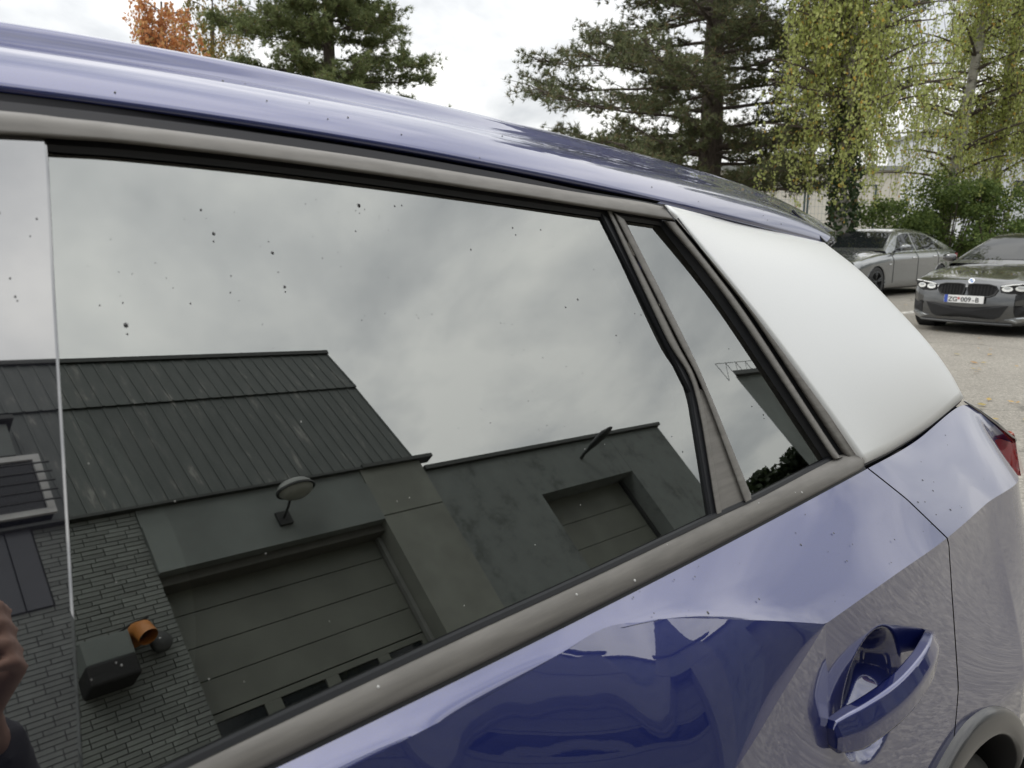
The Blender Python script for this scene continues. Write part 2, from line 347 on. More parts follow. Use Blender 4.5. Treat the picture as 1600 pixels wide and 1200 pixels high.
CR1 = Curve([(-2.25, -.63, .78), (-1.75, -.81, .90), (-1.15, -.885, .99), (-.4, -.893, 1.018), (0, -.888, 1.023), A(545, 1200, -.881), A(715, 1113, -.870), A(812, 1060, -.864), A(890, 1012, -.8585), A(945, 981, -.8555),
             A(1000, 971, -.8575), A(1060, 966, -.8655), A(1150, 968, -.880), A(1230, 971, -.8905), K])
CR2 = Curve([K, A(1400, 897, -.882), A(1478, 842, -.862), A(1540, 788, -.825), A(1590, 742, -.77), (1.72, -.60, .895)])
EE = Curve([(-2.25, -.70, .60), (-1.75, -.86, .70), (-1.2, -.925, .75), (-.6, -.945, .79), (-.2, -.95, .82), (.1, -.938, .842), (.28, -.936, .864), (.40, -.935, .885), A(1150, 1200, -.93), .5*A(1150, 1200, -.93)+.5*K, K])
XK = float(K[0])
def crease(x): return CR1(x) if x <= XK else CR2(x)
def ltop(x): return EE(x) if x <= XK else CR2(x)
YM = lambda x: float(np.interp(x, [-2.3, -1.75, -1.2, .3, .6, .85, 1.05, 1.3, 1.55, 1.72, 1.8], [-.70, -.87, -.935, -.955, -.945, -.922, -.905, -.890, -.84, -.74, -.62]))
SILL = .24
BOWL_C = (.772, .846)
def side_pt(x, v):
    T = ltop(x); z = T[2]+(SILL-T[2])*v
    ym = YM(x); s = smooth01(0, 1, (T[2]-z)/max(T[2]-.66, .05)); s = .35*s+.65*np.clip((T[2]-z)/max(T[2]-.66, .05), 0, 1)
    y = T[1]+(ym-T[1])*s
    if z < .56: y += .05*smooth01(.56, .24, z)
    # door handle bowl
    dx, dz = (x-BOWL_C[0])/.080, (z-BOWL_C[1]-.10*(x-BOWL_C[0]))/.068; r = math.hypot(dx, dz)
    if r < 1: y += .046*float(smooth01(1.0, .58, r))
    return np.array([x, float(y), z])
S_Z = [.20, .66, .687, .748, .846, .90, .937, .998, 1.043, 1.2]; S_X = [.80, .965, 1.0, 1.03, 1.037, 1.038, 1.035, .992, .946, .90]
def shut(z): return float(np.interp(z, S_Z, S_X))
WC = np.array([1.03, .33]); ARCH = .345
def not_arch(c): return (c[0]-WC[0])**2+(c[2]-WC[1])**2 > ARCH**2 and (c[0]-(WC[0]-2.6))**2+(c[2]-WC[1])**2 > ARCH**2

def patch_rows(fn, x0, x1, nx, nv, v0=0.0, v1=1.0, xspace=None):
    """fn(x,v)->pt ; x0,x1 callables of point z or constants"""
    rows = []
    for v in np.linspace(v0, v1, nv):
        a = x0(v) if callable(x0) else x0; b = x1(v) if callable(x1) else x1
        rows.append([fn(x, v) for x in np.linspace(a, b, nx)])
    return rows
def relax(rows, n=260):
    """even out the inside of a panel, its edges kept"""
    D = np.array(rows)
    for _ in range(n): D[1:-1, 1:-1, 1:] = .25*(D[:-2, 1:-1, 1:]+D[2:, 1:-1, 1:]+D[1:-1, :-2, 1:]+D[1:-1, 2:, 1:])
    return [list(r) for r in D]
def solve_shut(fn, v, gap):
    x = 1.0
    for _ in range(25): x = .5*x+.5*(shut(fn(x, v)[2])+gap)
    return x
def shoulder(x, v):
    a, b = BL(x), crease(x); p = a+(b-a)*v; bul = .001*math.sin(math.pi*v); return p+np.array([0, -bul*.6, bul])
def lone(x, v):
    a, b = crease(x), EE(x); f = v*(1+.32*(1-v)); return np.array([x, a[1]+(b[1]-a[1])*f, a[2]+(b[2]-a[2])*v])

def both(mb, name, mat, parent, **kw):
    o = mb.build(name, mat, parent, **kw); mb.mirror().build(name, mat, parent if not isinstance(parent, tuple) else parent[1], **kw); return o

def build_car():
    car = thing('blue_car', 'dark blue compact crossover with a silver rear pillar filling the foreground', 'car', (.0, 0, 0))
    P = M['paint']
    doors = []
    def pair(mb, name, mat, pa, **kw):
        """near part and its mirrored twin on the far side; pa = (near parent, far parent)"""
        a = mb.build(name, mat, pa[0], **kw); b = mb.mirror().build(name, mat, pa[1], **kw); return a, b
    root = (car, car)
    # --- rear door skin: shoulder, facet under the crease, flank
    mb = MB()
    mb.grid(relax(patch_rows(shoulder, .004, lambda v: solve_shut(shoulder, v, -.0022), 150, 40), 900))
    mb.grid(patch_rows(lone, .004, XK-.0005, 150, 26))
    rows = []
    for v in np.concatenate([np.linspace(0, .26, 84), np.linspace(.27, 1, 46)]):
        xe = solve_shut(side_pt, v, -.0022); xs = np.concatenate([np.linspace(.004, .67, 80), np.linspace(.6722, .862, 96), np.linspace(.867, 1, 24)[:-1]]); xs = np.where(xs > .862, .862+(xs-.862)/(1-.862)*(xe-.862)*(1-.862)/(.9942-.862), xs); xs[-1] = xe
        rows.append([side_pt(x, v) for x in xs])
    mb.grid(rows, keep=not_arch)
    rd = pair(mb, 'rear_door', P, root, smooth=True)
    # --- quarter panel
    mb = MB()
    mb.grid(patch_rows(shoulder, lambda v: solve_shut(shoulder, v, .0022), lambda v: BLX+(CRX-BLX)*v, 70, 20))
    mb.grid(patch_rows(side_pt, lambda v: solve_shut(side_pt, v, .0022), 1.72, 130, 90), keep=not_arch)
    pair(mb, 'quarter_panel', P, root, smooth=True)
    # dark seal behind the shut line
    mb = MB(); pts = []
    for v in np.linspace(0, 1, 14): pts.append(shoulder(solve_shut(shoulder, v, 0), v)+np.array([0, .012, -.010]))
    for v in np.linspace(0.02, .62, 20): pts.append(side_pt(solve_shut(side_pt, v, 0), v)+np.array([0, .014, 0]))
    mb.tube(pts, .011, 6); pair(mb, 'shut_line', M['rubber'], root)
    # --- front door and wing
    mb = MB(); mb.grid(patch_rows(shoulder, -1.05, -.001, 60, 12)); mb.grid(patch_rows(lone, -1.05, -.001, 60, 16)); mb.grid(patch_rows(side_pt, -1.05, -.001, 60, 40), keep=not_arch)
    fd = pair(mb, 'front_door', P, root, smooth=True)
    mb = MB(); mb.grid(patch_rows(shoulder, -2.2, -1.055, 50, 12)); mb.grid(patch_rows(lone, -2.2, -1.055, 50, 16)); mb.grid(patch_rows(side_pt, -2.2, -1.055, 90, 60), keep=not_arch)
    pair(mb, 'front_wing', P, root, smooth=True)
    # --- wheel arch cladding and wheels
    for cx in (WC[0], WC[0]-2.6):
        mb = MB(); prof = [(.328, .06), (.328, -.004), (.3295, -.0105), (.333, -.013), (.345, -.0135), (.358, -.0125), (.363, -.010), (.3655, -.004), (.366, .006)]
        rows = []
        for (r, dy) in prof:
            row = []
            for th in np.linspace(R(-18), R(198), 60):
                x = cx+r*math.cos(th); z = WC[1]+r*math.sin(th)
                T = ltop(x)
                # flank surface at that place
                vv = (T[2]-z)/(T[2]-SILL); yb = side_pt(x, min(max(vv, 0), 1))[1]
                row.append((x, yb+dy, z))
            rows.append(row)
        mb.grid(rows); pair(mb, 'arch_cladding', M['cladding_paint'], root, smooth=True)
        mb = MB(); mb.grid([[(cx+.340*math.cos(t), y, WC[1]+.340*math.sin(t)) for t in np.linspace(R(-30), R(210), 40)] for y in (-.90, -.60)])
        mb.add([(cx+.340*math.cos(t), -.60, WC[1]+.340*math.sin(t)) for t in np.linspace(0, 2*math.pi, 40, endpoint=False)], [tuple(range(40))])
        pair(mb, 'wheel_well', M['black'], root)
        for side in (-1, 1):
            w = bpy.data.objects.new('wheel', None); col.objects.link(w); w.parent = car
            c = (cx, side*.775, .31)
            MB().lathe([(.235, -.10), (.28, -.105), (.302, -.095), (.31, -.06), (.31, .06), (.302, .095), (.28, .105), (.235, .10)], c, 'y', 48).build('tyre', M['tyre'], w, smooth=True)
            mb = MB().lathe([(.0, .06*side), (.06, .07*side), (.07, .05*side), (.21, .075*side), (.235, .095*side), (.238, -.09*side)], c, 'y', 48)
            for k in range(10):
                a = 2*math.pi*k/10; mb.tube([(c[0]+.05*math.cos(a), c[1]+.08*side, c[2]+.05*math.sin(a)), (c[0]+.23*math.cos(a), c[1]+.095*side, c[2]+.23*math.sin(a))], .016, 6)
            mb.build('rim', M['rim'], w, smooth=True)
    # --- belt trim
    UB = cr([glass(*p) for p in [(20, 1325), (345, 1165), (700, 999), (917, 900), (1115, 806), (1178, 777), (1290, 720), (1322, 709)]], 80)
    LB = cr([BL(x)+np.array([0, .001, .0035]) for x in np.linspace(.0, .93, 20)]+[A(1351, 722, -.785)], 80)
    nrm = np.array([.06, -.72, .69]); mb = MB(); rows = []
    for t in np.linspace(0, 1, 14):
        rows.append([UB[i]+(LB[i]-UB[i])*t+nrm*(.0095*math.sin(math.pi*min(1, t*.80+.14))**.6-.003) for i in range(80)])
    rows.append([np.array(p)+np.array([0, .012, -.012]) for p in rows[-1]])
    mb.grid(rows)
    end = [r[-1] for r in rows]; cen = sum(end)/len(end)+np.array([.004, .02, -.002]); mb.add(end+[cen], [(i, i+1, len(end)) for i in range(len(end)-1)])
    pair(mb, 'belt_trim', M['trim'], rd, smooth=True)
    mb = MB().tube([BL(x)+np.array([0, .007, -.0035]) for x in np.linspace(-.02, .945, 60)], .0075, 6); pair(mb, 'belt_seal', M['rubber'], rd)
    mb = MB().tube([p+GN*.003 for p in UB[:-4]], .0035, 6); pair(mb, 'glass_wiper_seal', M['rubber'], rd)
    # front door belt trim
    def gp(x, z, off=0.0):
        p0 = G0+GN*off; y = p0[1]-((x-p0[0])*GN[0]+(z-p0[2])*GN[2])/GN[1]; return np.array([x, y, z])
    rows = []
    for t in np.linspace(0, 1, 8):
        r = []
        for x in np.linspace(-1.2, -.002, 30):
            a = gp(x, 1.055); a[1] = max(a[1], -.875); b = BL(x)+np.array([0, .001, .0035]); r.append(a+(b-a)*t+nrm*(.012*math.sin(math.pi*min(1, t*.86+.1))**.7-.004))
        rows.append(r)
    mb = MB().grid(rows); pair(mb, 'belt_trim', M['trim'], fd, smooth=True)
    # --- glass
    Gt = [(60, 232), (200, 242), (400, 262), (600, 288), (800, 317), (942, 337)]
    poly = [glass(*p) for p in Gt]+[glass(*p) for p in [(1020, 480), (1086, 610), (1106, 720), (1119, 812), (917, 908), (700, 1007), (345, 1175), (20, 1340), (40, 600)]]
    pair(MB().slab(poly[::-1], GN, .004), 'door_window', M['privacy_glass'], rd)
    poly = [glass(*p) for p in [(975, 342), (1030, 351), (1086, 425), (1142, 500), (1210, 602), (1277, 700), (1294, 724), (1178, 783), (1105, 630), (1040, 480)]]
    pair(MB().slab(poly[::-1], GN, .004), 'quarter_window', M['privacy_glass'], rd)
    poly = [gp(-.12, 1.04), gp(-.12, 1.385), gp(-.40, 1.388), gp(-.66, 1.36), gp(-.92, 1.22), gp(-1.16, 1.05)]
    pair(MB().slab(poly, GN, .004), 'front_window', M['clear_glass'], fd)
    # --- strips on the glass plane
    def strip(left, right, offs, n=40, w=None):
        Lp, Rp = cr([(*p,) for p in left], n), cr([(*p,) for p in right], n); rows = []
        for k, o in enumerate(offs):
            t = k/(len(offs)-1); rows.append([glass(*(Lp[i]+(Rp[i]-Lp[i])*t), o) for i in range(n)])
        return MB().grid(rows)
    T1 = [(-400, 140), (0, 173), (100, 184), (200, 195), (400, 221), (600, 250), (800, 283), (900, 300), (1000, 315), (1036, 323)]
    T2 = [(-400, 198), (0, 214), (100, 219), (200, 226), (400, 249), (600, 276), (800, 306), (900, 322), (1000, 338), (1056, 347)]
    pair(strip(T1, T2, [-.004, .009, .0105, .0115, .012, .0125, .0125, -.002], 80), 'window_trim', M['trim'], rd, smooth=True)
    pair(strip([(x, y-3) for x, y in T2[:-1]]+[(1034, 343)], [(-400, 212), (0, 231), (100, 239), (200, 246), (400, 266), (600, 291), (800, 320), (900, 334), (1000, 348), (1034, 353)], [.0005, .0035, .0012], 80), 'window_seal', M['rubber'], rd)
    # gutter between roof and trim
    RL = [A(-400, 104, -.645), A(0, 146, -.645), A(200, 170, -.645), A(400, 197, -.643), A(600, 228, -.641), A(800, 266, -.638), A(925, 296, -.636), A(1036, 317, -.634)]
    a = cr(RL, 60); b = cr([glass(*p, -.005) for p in T1], 60)
    rows = [[p+np.array([0, .004, .002]) for p in a], [p+(q-p)*.25+np.array([0, .012, 0]) for p, q in zip(a, b)], [p+(q-p)*.45+np.array([0, .003, 0]) for p, q in zip(a, b)], [p+(q-p)*.55+np.array([0, .001, 0]) for p, q in zip(a, b)], b]
    pair(MB().grid(rows), 'roof_gutter', M['matte_black'], root, smooth=True)
    # divider between door glass and quarter glass
    def poly_slab(pts, off, th=.008): return MB().slab([glass(*p, off) for p in pts][::-1], GN, th)
    pair(poly_slab([(939, 331), (951, 331), (1040, 525), (1088, 610), (1122, 803), (1112, 808), (1080, 612), (1024, 500)], .0035), 'glass_run_seal', M['rubber'], rd)
    pair(strip([(948, 330), (1038, 525), (1084, 610), (1119, 804)], [(956.5, 330), (1054, 525), (1096, 617), (1129, 800)], [.001, .0065, .0072, .0074, .0072, .0062, .001], 40), 'divider_bar', M['trim'], rd, smooth=True)
    pair(poly_slab([(1094, 608), (1101, 612), (1164, 786), (1126, 803)], .0045), 'divider_panel', M['trim'], rd)
    pair(strip([(957, 331), (1055.5, 525), (1099, 612), (1163, 786)], [(976, 343), (1068, 525), (1108, 612), (1176, 779)], [.001, .0078, .0083, .0085, .0085, .0080, .001], 40), 'divider_bar', M['trim'], rd, smooth=True)
    # rear surround of the quarter glass
    pair(strip([(1027, 347), (1086, 424), (1141, 500), (1275, 700), (1290, 723)], [(1045, 344), (1102, 424), (1159, 500), (1291, 700), (1306, 720)], [.0, .003, .006], 40), 'quarter_seal', M['rubber'], rd)
    pair(strip([(1036, 345), (1100, 422), (1157, 500), (1289, 700), (1302, 719)], [(1057, 347), (1116, 422), (1173, 500), (1303, 700), (1319, 713)], [.003, .0095, .0108, .0112, .0112, .0105, .003], 40), 'quarter_trim', M['trim'], rd, smooth=True)
    pair(strip([(1054, 344), (1114, 422), (1171, 500), (1301, 700), (1313, 714)], [(1060, 340), (1122, 424), (1180, 500), (1311, 700), (1326, 714)], [.003, .003], 40), 'quarter_groove', M['rubber'], root)
    pair(strip([(1035, 322), (1058, 342), (1121, 424), (1179, 500), (1310, 700), (1323, 715)], [(1036, 318), (1068, 356), (1134, 434), (1195, 512), (1325, 688), (1352, 724)], [.001, .0095, .0108, .0115, .0118], 40), 'pillar_trim', M['trim'], root, smooth=True)
    pair(MB().slab([glass(*p, -.006) for p in [(1005, 318), (1036, 319), (1195, 512), (1350, 722), (1290, 735), (1255, 690), (1060, 395)]][::-1], GN, .006), 'pillar_backing', M['rubber'], root)
    # --- B pillar panel, glossy black, slightly proud
    edge = [(-230, 190), (40, 211), (66, 213), (75, 221), (78, 260), (86, 430), (96, 600), (111, 850), (131, 1200), (139, 1330), (-110, 1450)]
    mbp = MB().slab([glass(*p, .009) for p in edge][::-1], GN, .012)
    pair(mbp, 'pillar_panel', M['gloss_black'], rd, bevel=.0022)
    # --- silver blade
    fe = cr([A(1040, 320, -.634), A(1120, 418, -.672), A(1195, 512, -.708), A(1275, 620, -.748), A(1352, 724, -.787)], 30)
    re_ = cr([A(1288, 379, -.53), A(1345, 424, -.56), A(1400, 480, -.592), A(1450, 535, -.622), A(1485, 583, -.645), A(1506, 622, -.667)], 30)
    te = cr([fe[0], A(1160, 350, -.585), re_[0]], 40); be = cr([fe[-1], A(1400, 700, -.758), A(1455, 664, -.716), re_[-1]], 40)
    rows = []
    for i in range(30):
        v = i/29; r = []
        for j in range(40):
            u = j/39
            p = (1-v)*te[j]+v*be[j]+(1-u)*fe[i]+u*re_[i]-((1-u)*(1-v)*te[0]+u*(1-v)*te[-1]+(1-u)*v*be[0]+u*v*be[-1])
            p = p+np.array([.2, -.9, .35])*.016*math.sin(math.pi*u)**.8*math.sin(math.pi*v)**.6; r.append(p)
        # wrapped rear edge
        r.append(r[-1]+np.array([.006, .012, -.002])); r.append(r[-1]+np.array([.002, .03, -.006])); rows.append(r)
    ext = [p+np.array([0, .006, -.004]) for p in rows[-1]]; ext0 = [p+np.array([0, .012, -.004]) for p in rows[0]]
    rows = [ext0]+rows+[ext, [p+np.array([0, .02, -.004]) for p in ext]]
    rows = [[r[0]+np.array([-.002, .012, -.003])]+r for r in rows]
    pair(MB().grid(rows), 'pillar_blade', M['blade'], root, smooth=True)
    mb = MB().tube([p+np.array([0, .012, -.006]) for p in be], .008, 6); pair(mb, 'blade_seal', M['rubber'], root)
    # --- roof
    RLc = cr([(-.80, -.615, 1.395), (-.35, -.645, 1.421)]+RL[1:]+[A(1160, 350, -.585)+np.array([0, 0, .002]), A(1250, 370, -.545), A(1291, 381, -.525)], 120)
    RMc = cr([(-.82, -.55, 1.435), (-.35, -.568, 1.462), A(0, 68, -.57), A(225, 102, -.57), A(500, 146, -.57), A(800, 209, -.562), A(925, 243, -.553), A(1025, 269, -.543), A(1150, 300, -.52), A(1240, 332, -.49), A(1290, 366, -.47)], 120)
    RTc = cr([(-.84, -.49, 1.447), (-.35, -.525, 1.478), A(0, 38, -.53), A(200, 64, -.53), A(400, 104, -.528), A(600, 145, -.522), A(780, 185, -.495), A(1000, 243, -.42), A(1160, 288, -.38), A(1250, 330, -.37), A(1291, 360, -.37)], 120)
    RCc = cr([(-.88, 0, 1.478), (-.3, 0, 1.512), (.1, 0, 1.516), (.5, 0, 1.510), (.95, 0, 1.478), (1.25, 0, 1.435), (1.50, 0, 1.372)], 120)
    def fair(c, deg):
        D = np.array(c); x = D[:, 0]; w = np.where(x > 0, 1.0, .25); u = (x-x.mean())/(x.max()-x.min())
        return [np.array([xx, yy, zz]) for xx, yy, zz in zip(x, np.polyval(np.polyfit(u, D[:, 1], deg, w=w), u), np.polyval(np.polyfit(u, D[:, 2], deg, w=w), u))]
    RLc, RMc, RTc, RCc = fair(RLc, 5), fair(RMc, 5), fair(RTc, 5), fair(RCc, 4)
    mb = MB(); rows = []
    for t in np.linspace(0, 1, 9): rows.append([a_+(b_-a_)*t+np.array([0, -.010, .004])*math.sin(math.pi*t) for a_, b_ in zip(RLc, RMc)])
    low = [p+np.array([0, .010, -.002]) for p in rows[0]]
    mb.grid([low]+rows)
    prow = []
    for i in range(120):
        c4 = cr([RMc[i], RTc[i], (RTc[i]+RCc[i])/2+np.array([0, 0, .008]), RCc[i]*np.array([1, 1, 1])], 30); prow.append(c4)
    rows2 = [[prow[i][k] for i in range(120)] for k in range(30)]
    mb.grid(rows2); n0 = len(mb.v)
    full = MB(); full.add(mb.v, mb.f); mm = mb.mirror(); full.add(mm.v, mm.f)
    full.build('roof', P, car, smooth=True)
    # spoiler shut line and trailing edge
    sl = cr([A(1237, 330, -.49)+np.array([0, 0, .0015]), A(1262, 352, -.512), A(1289, 379, -.528)], 12)
    pair(MB().tube([p+np.array([0, -.0005, 0]) for p in sl], .0022, 5), 'spoiler_seam', M['rubber'], root)
    tr_ = [RLc[-1], RMc[-1], RTc[-1], (RTc[-1]+RCc[-1])/2+np.array([0, 0, .010]), RCc[-1]]
    lo_ = [p+np.array([-.02, .01, -.045]) for p in tr_]; lo_[-1][1] = 0
    e1 = cr(tr_, 16); e2 = cr(lo_, 16); m2 = lambda ps: [p*np.array([1, -1, 1]) for p in ps[::-1]]
    MB().grid([e1+m2(e1)[1:], [p+np.array([.012, 0, -.02]) for p in e1+m2(e1)[1:]], e2+m2(e2)[1:]]).build('spoiler_lip', M['gloss_black'], car, smooth=True)
    # --- rear window, tailgate, lamps, bumper (seen from other places only)
    nb = cr([re_[0]+np.array([.01, .04, -.03]), re_[12]+np.array([.0, .045, 0]), re_[-1]+np.array([0, .05, .0])], 12)
    rows = [[np.array([p[0]+.02*(1-(y/p[1])**2), y, p[2]]) for y in np.linspace(p[1], -p[1], 16)] for p in nb]
    MB().grid(rows, flip=True).build('rear_window', M['privacy_glass'], car, smooth=True)
    endc = [shoulder(BLX+(CRX-BLX)*v, v) for v in np.linspace(0, 1, 6)]+[side_pt(1.72, v) for v in np.linspace(.06, 1, 10)]
    endc = [nb[-1]]+endc
    rows = [[np.array([p[0]+.05*(1-abs(y/p[1])**3), y, p[2]]) for y in np.linspace(p[1], -p[1], 20)] for p in endc]
    MB().grid(rows[:9], flip=True).build('tailgate', P, car, smooth=True); MB().grid(rows[8:], flip=True).build('rear_bumper', M['cladding_paint'], car, smooth=True)
    e0, e1 = A(1584, 680, -.698), A(1594, 744, -.762)
    rows = []
    for t in np.linspace(0, 1, 8):
        a_ = e0+(e1-e0)*t; b_ = np.array([1.775, -.655-.03*t, e0[2]-.005+(e1[2]-.035-e0[2])*t]); c_ = np.array([1.825, -.44, e0[2]-.01+(e1[2]-.04-e0[2])*t])
        rows.append(cr([a_+np.array([.004, 0, 0]), b_, c_], 14))
    mb = MB().grid(rows); mb.grid([rows[0], [p+np.array([.0, .05, -.02]) for p in rows[0]]], flip=True); mb.grid([rows[-1], [p+np.array([-.03, .05, .0]) for p in rows[-1]]])
    pair(mb, 'tail_light', M['tail_red'], root, smooth=True)
    mb = MB().tube([A(1507, 627, -.668), A(1530, 642, -.677), A(1556, 662, -.688), A(1584, 688, -.70)], [.0015, .003, .0045, .006], 8); pair(mb, 'tailgate_seal', M['gloss_black'], root, smooth=True)
    # --- windscreen, bonnet, nose
    top = [np.array([x, y, z]) for x, y, z in [(-.80, -.56, 1.43), (-.86, -.3, 1.468), (-.88, 0, 1.476)]]; bot = [np.array(p) for p in [(-1.42, -.70, 1.03), (-1.56, -.36, 1.045), (-1.60, 0, 1.05)]]
    a = cr(top, 10); b = cr(bot, 10); a = a+m2(a)[1:]; b = b+m2(b)[1:]
    MB().grid([[p+(q-p)*t+np.array([-.03, 0, .03])*math.sin(math.pi*t) for p, q in zip(a, b)] for t in np.linspace(0, 1, 8)]).build('windscreen', M['clear_glass'], car, smooth=True)
    pair(MB().tube([(-.58, -.640, 1.405), (-.80, -.60, 1.40), (-1.1, -.695, 1.215), (-1.38, -.77, 1.05)], .035, 8), 'windscreen_pillar', P, root, smooth=True)
    rows = []
    for x in np.linspace(-1.40, -2.2, 18):
        e = BL(x); hz = e[2]+.05*(1-((x+1.8)/.6)**2*.4); rows.append([np.array([x-.10*(1-(y/e[1])**2), y, e[2]+(hz-e[2])*(1-(y/e[1])**2)**.6]) for y in np.linspace(e[1], -e[1], 20)])
    MB().grid(rows).build('bonnet', P, car, smooth=True)
    nose = [BL(-2.2), CR1(-2.2), EE(-2.2)]+[side_pt(-2.2, v) for v in np.linspace(.1, 1, 8)]
    rows = [[np.array([p[0]-.14*(1-abs(y/p[1])**2.5), y, p[2]]) for y in np.linspace(p[1], -p[1], 22)] for p in nose]
    MB().grid(rows[:4]).build('nose', P, car, smooth=True); MB().grid(rows[3:]).build('front_grille', M['black'], car, smooth=True)
    pair(MB().slab([(-2.335, -.30, .76), (-2.22, -.60, .80), (-2.20, -.62, .70), (-2.335, -.32, .66)], (-.8, -.6, 0), .02), 'headlight', M['head_lens'], root, fixn=True)
    # --- door handle
    hp = cr([A(1303, 1150, -.917), A(1345, 1131, -.927), A(1400, 1091, -.932), A(1437, 1048, -.927), A(1452, 1018, -.915), A(1456, 1005, -.900), A(1457, 998, -.876)], 60)
    path = hp; rad = []
    for i in range(60):
        t = i/59; rad.append(.0222*(1-.40*t**2.2)*(min(1, .80+.20*(t/.06)) if t < .06 else 1)*(1 if t < .9 else 1-.35*(t-.9)/.1))
    mb = MB()
    rows = []; HC = [(-1, -.80), (-.93, .22), (-.10, 1.0), (1, .86), (1, -.85), (-.55, -1.0)]; HS = []
    for a_, b_ in zip(HC, HC[1:]+HC[:1]):
        for t in (.10, .22, .78, .90): HS.append((a_[0]+(b_[0]-a_[0])*t, a_[1]+(b_[1]-a_[1])*t))
    HS.append(HS[0]); seg = 24
    for i, p in enumerate(path):
        r = rad[i]; row = []
        for (qy, qz) in HS: row.append(p+np.array([0, qy*r*.56, qz*r*.92]))
        rows.append(row)
    mb.grid(rows[:49]); cap = rows[0]; cc = sum(cap[:-1])/seg+np.array([-.004, 0, 0]); mb.grid([[cc+(p-cc)*.6+np.array([-.002, 0, 0]) for p in cap], cap]); mb.add([cc+(p-cc)*.6+np.array([-.002, 0, 0]) for p in cap[:-1]], [tuple(range(seg))])
    hd = pair(mb, 'door_handle', P, rd, smooth=True, fixn=True)
    mb = MB().grid([[sum(r[:-1])/seg+(p-sum(r[:-1])/seg)*.985 for p in r] for r in rows[49:]]); mb.add(rows[-1][:-1], [tuple(range(seg))])
    pair(mb, 'handle_cap', P, rd, smooth=True, fixn=True)
    # --- cabin
    MB().box((-1.5, -.76, .22), (1.55, .76, .27)).build('cabin_floor', M['cabin'], car)
    rows = [[p*np.array([1, .93, 1])+np.array([0, 0, -.045]) for p in r] for r in rows2]; hl = MB().grid(rows); hm = hl.mirror(); hl.add(hm.v, hm.f); hl.build('headliner', M['cabin'], car, smooth=True)
    pair(MB().box((-1.1, -.80, .27), (.90, -.74, .99)), 'door_card', M['cabin'], root)
    MB().box((-1.55, -.72, .60), (-1.05, .72, .98)).build('dashboard', M['cabin'], car, bevel=.05)
    for sy in (-.36, .36):
        st = bpy.data.objects.new('front_seat', None); col.objects.link(st); st.parent = car
        MB().box((-.75, sy-.25, .38), (-.22, sy+.25, .55)).build('seat_cushion', M['cabin'], st, bevel=.05)
        MB().box((-.28, sy-.24, .5), (-.13, sy+.24, 1.12), Matrix.Rotation(R(14), 3, 'Y')).build('seat_back', M['cabin'], st, bevel=.05)
        MB().box((-.15, sy-.12, 1.13), (-.05, sy+.12, 1.30), Matrix.Rotation(R(10), 3, 'Y')).build('headrest', M['cabin'], st, bevel=.03)
    MB().box((.30, -.66, .40), (.85, .66, .56)).build('rear_bench', M['cabin'], car, bevel=.04)
    MB().box((.80, -.66, .50), (.95, .66, 1.08), Matrix.Rotation(R(16), 3, 'Y')).build('rear_bench_back', M['cabin'], car, bevel=.05)
    for sy in (-.42, 0, .42): MB().box((.95, sy-.12, 1.08), (1.03, sy+.12, 1.22)).build('rear_headrest', M['cabin'], car, bevel=.03)
    MB().lathe([(.17, -.012), (.182, 0), (.17, .012), (.158, 0), (.17, -.012)], (0, 0, 0), 'x', 30).build('steering_wheel', M['cabin'], car, smooth=True).matrix_local = Matrix.Translation((-.86, -.36, .92)) @ Matrix.Rotation(R(-22), 4, 'Y')
    MB().box((-1.0, -.75, .18), (1.6, .75, .215)).build('underbody', M['black'], car)
    # --- rain drops and dust on glass and paint
    def drop(mb, p, n, r, sq=.45, down=1.0):
        n = np.array(n)/np.linalg.norm(n); a = np.cross(n, [0, 0, 1.0]); a /= np.linalg.norm(a); b = np.cross(n, a); V = []; F = []; S = 8
        for (rr, h) in ((1, 0), (.72, .62), (.0, 1)):
            for k in range(S):
                th = 2*math.pi*k/S; V.append(p+a*r*rr*math.cos(th)+b*r*rr*math.sin(th)*down+n*r*sq*h)
        for i in range(2):
            for k in range(S): F.append((i*S+k, i*S+(k+1) % S, (i+1)*S+(k+1) % S, (i+1)*S+k))
        mb.add(V, F)
    mb = MB(); big = [(561, 321, 4.2), (334, 365, 3.2), (426, 395, 3.0), (445, 448, 2.8), (197, 508, 4.0), (314, 328, 2.2), (199, 522, 1.8), (334, 377, 1.6), (446, 456, 1.6), (903, 468, 3.0), (884, 480, 2.2), (963, 524, 2.0), (736, 390, 2.2), (556, 361, 1.6), (806, 367, 2), (845, 359, 1.8), (617, 322, 2), (628, 321, 1.6),
                     (801, 356, 2.2), (1175, 635, 2), (1193, 648, 2.2), (1194, 654, 1.8), (1260, 692, 2.2), (1139, 545, 1.4), (562, 333, 1.2), (570, 327, 1), (556, 329, 1), (298, 474, 1.6), (192, 473, 1.4), (156, 477, 1.3), (360, 457, 1.4), (361, 431, 1.4), (435, 425, 1.2), (1067, 706, 2.2), (1050, 682, 1.6), (992, 490, 1.5), (1002, 492, 1.6)]
    for (x, y, r) in big: drop(mb, glass(x, y, .0002), GN, r*.00034, .5, 1.25)
    for _ in range(110):
        x, y = rng.uniform(120, 1080), rng.uniform(260, 720)
        if y < 250+.10*x or x > 900+.4*(y-330): continue
        drop(mb, glass(x, y, .0002), GN, rng.uniform(.00015, .00038), .5, 1.2)
    for _ in range(6): drop(mb, glass(rng.uniform(-20, 60), rng.uniform(240, 560), .0092), GN, rng.uniform(.0003, .0007), .5, 1.2)
    for _ in range(42):
        x = rng.uniform(.45, 1.35); v = rng.uniform(.05, .92); drop(mb, shoulder(x, v)+np.array([0, -.0002, .0003]), (0, -.6, .75), abs(rng.normal(.0003, .0004))+.00025, .5, 1.4)
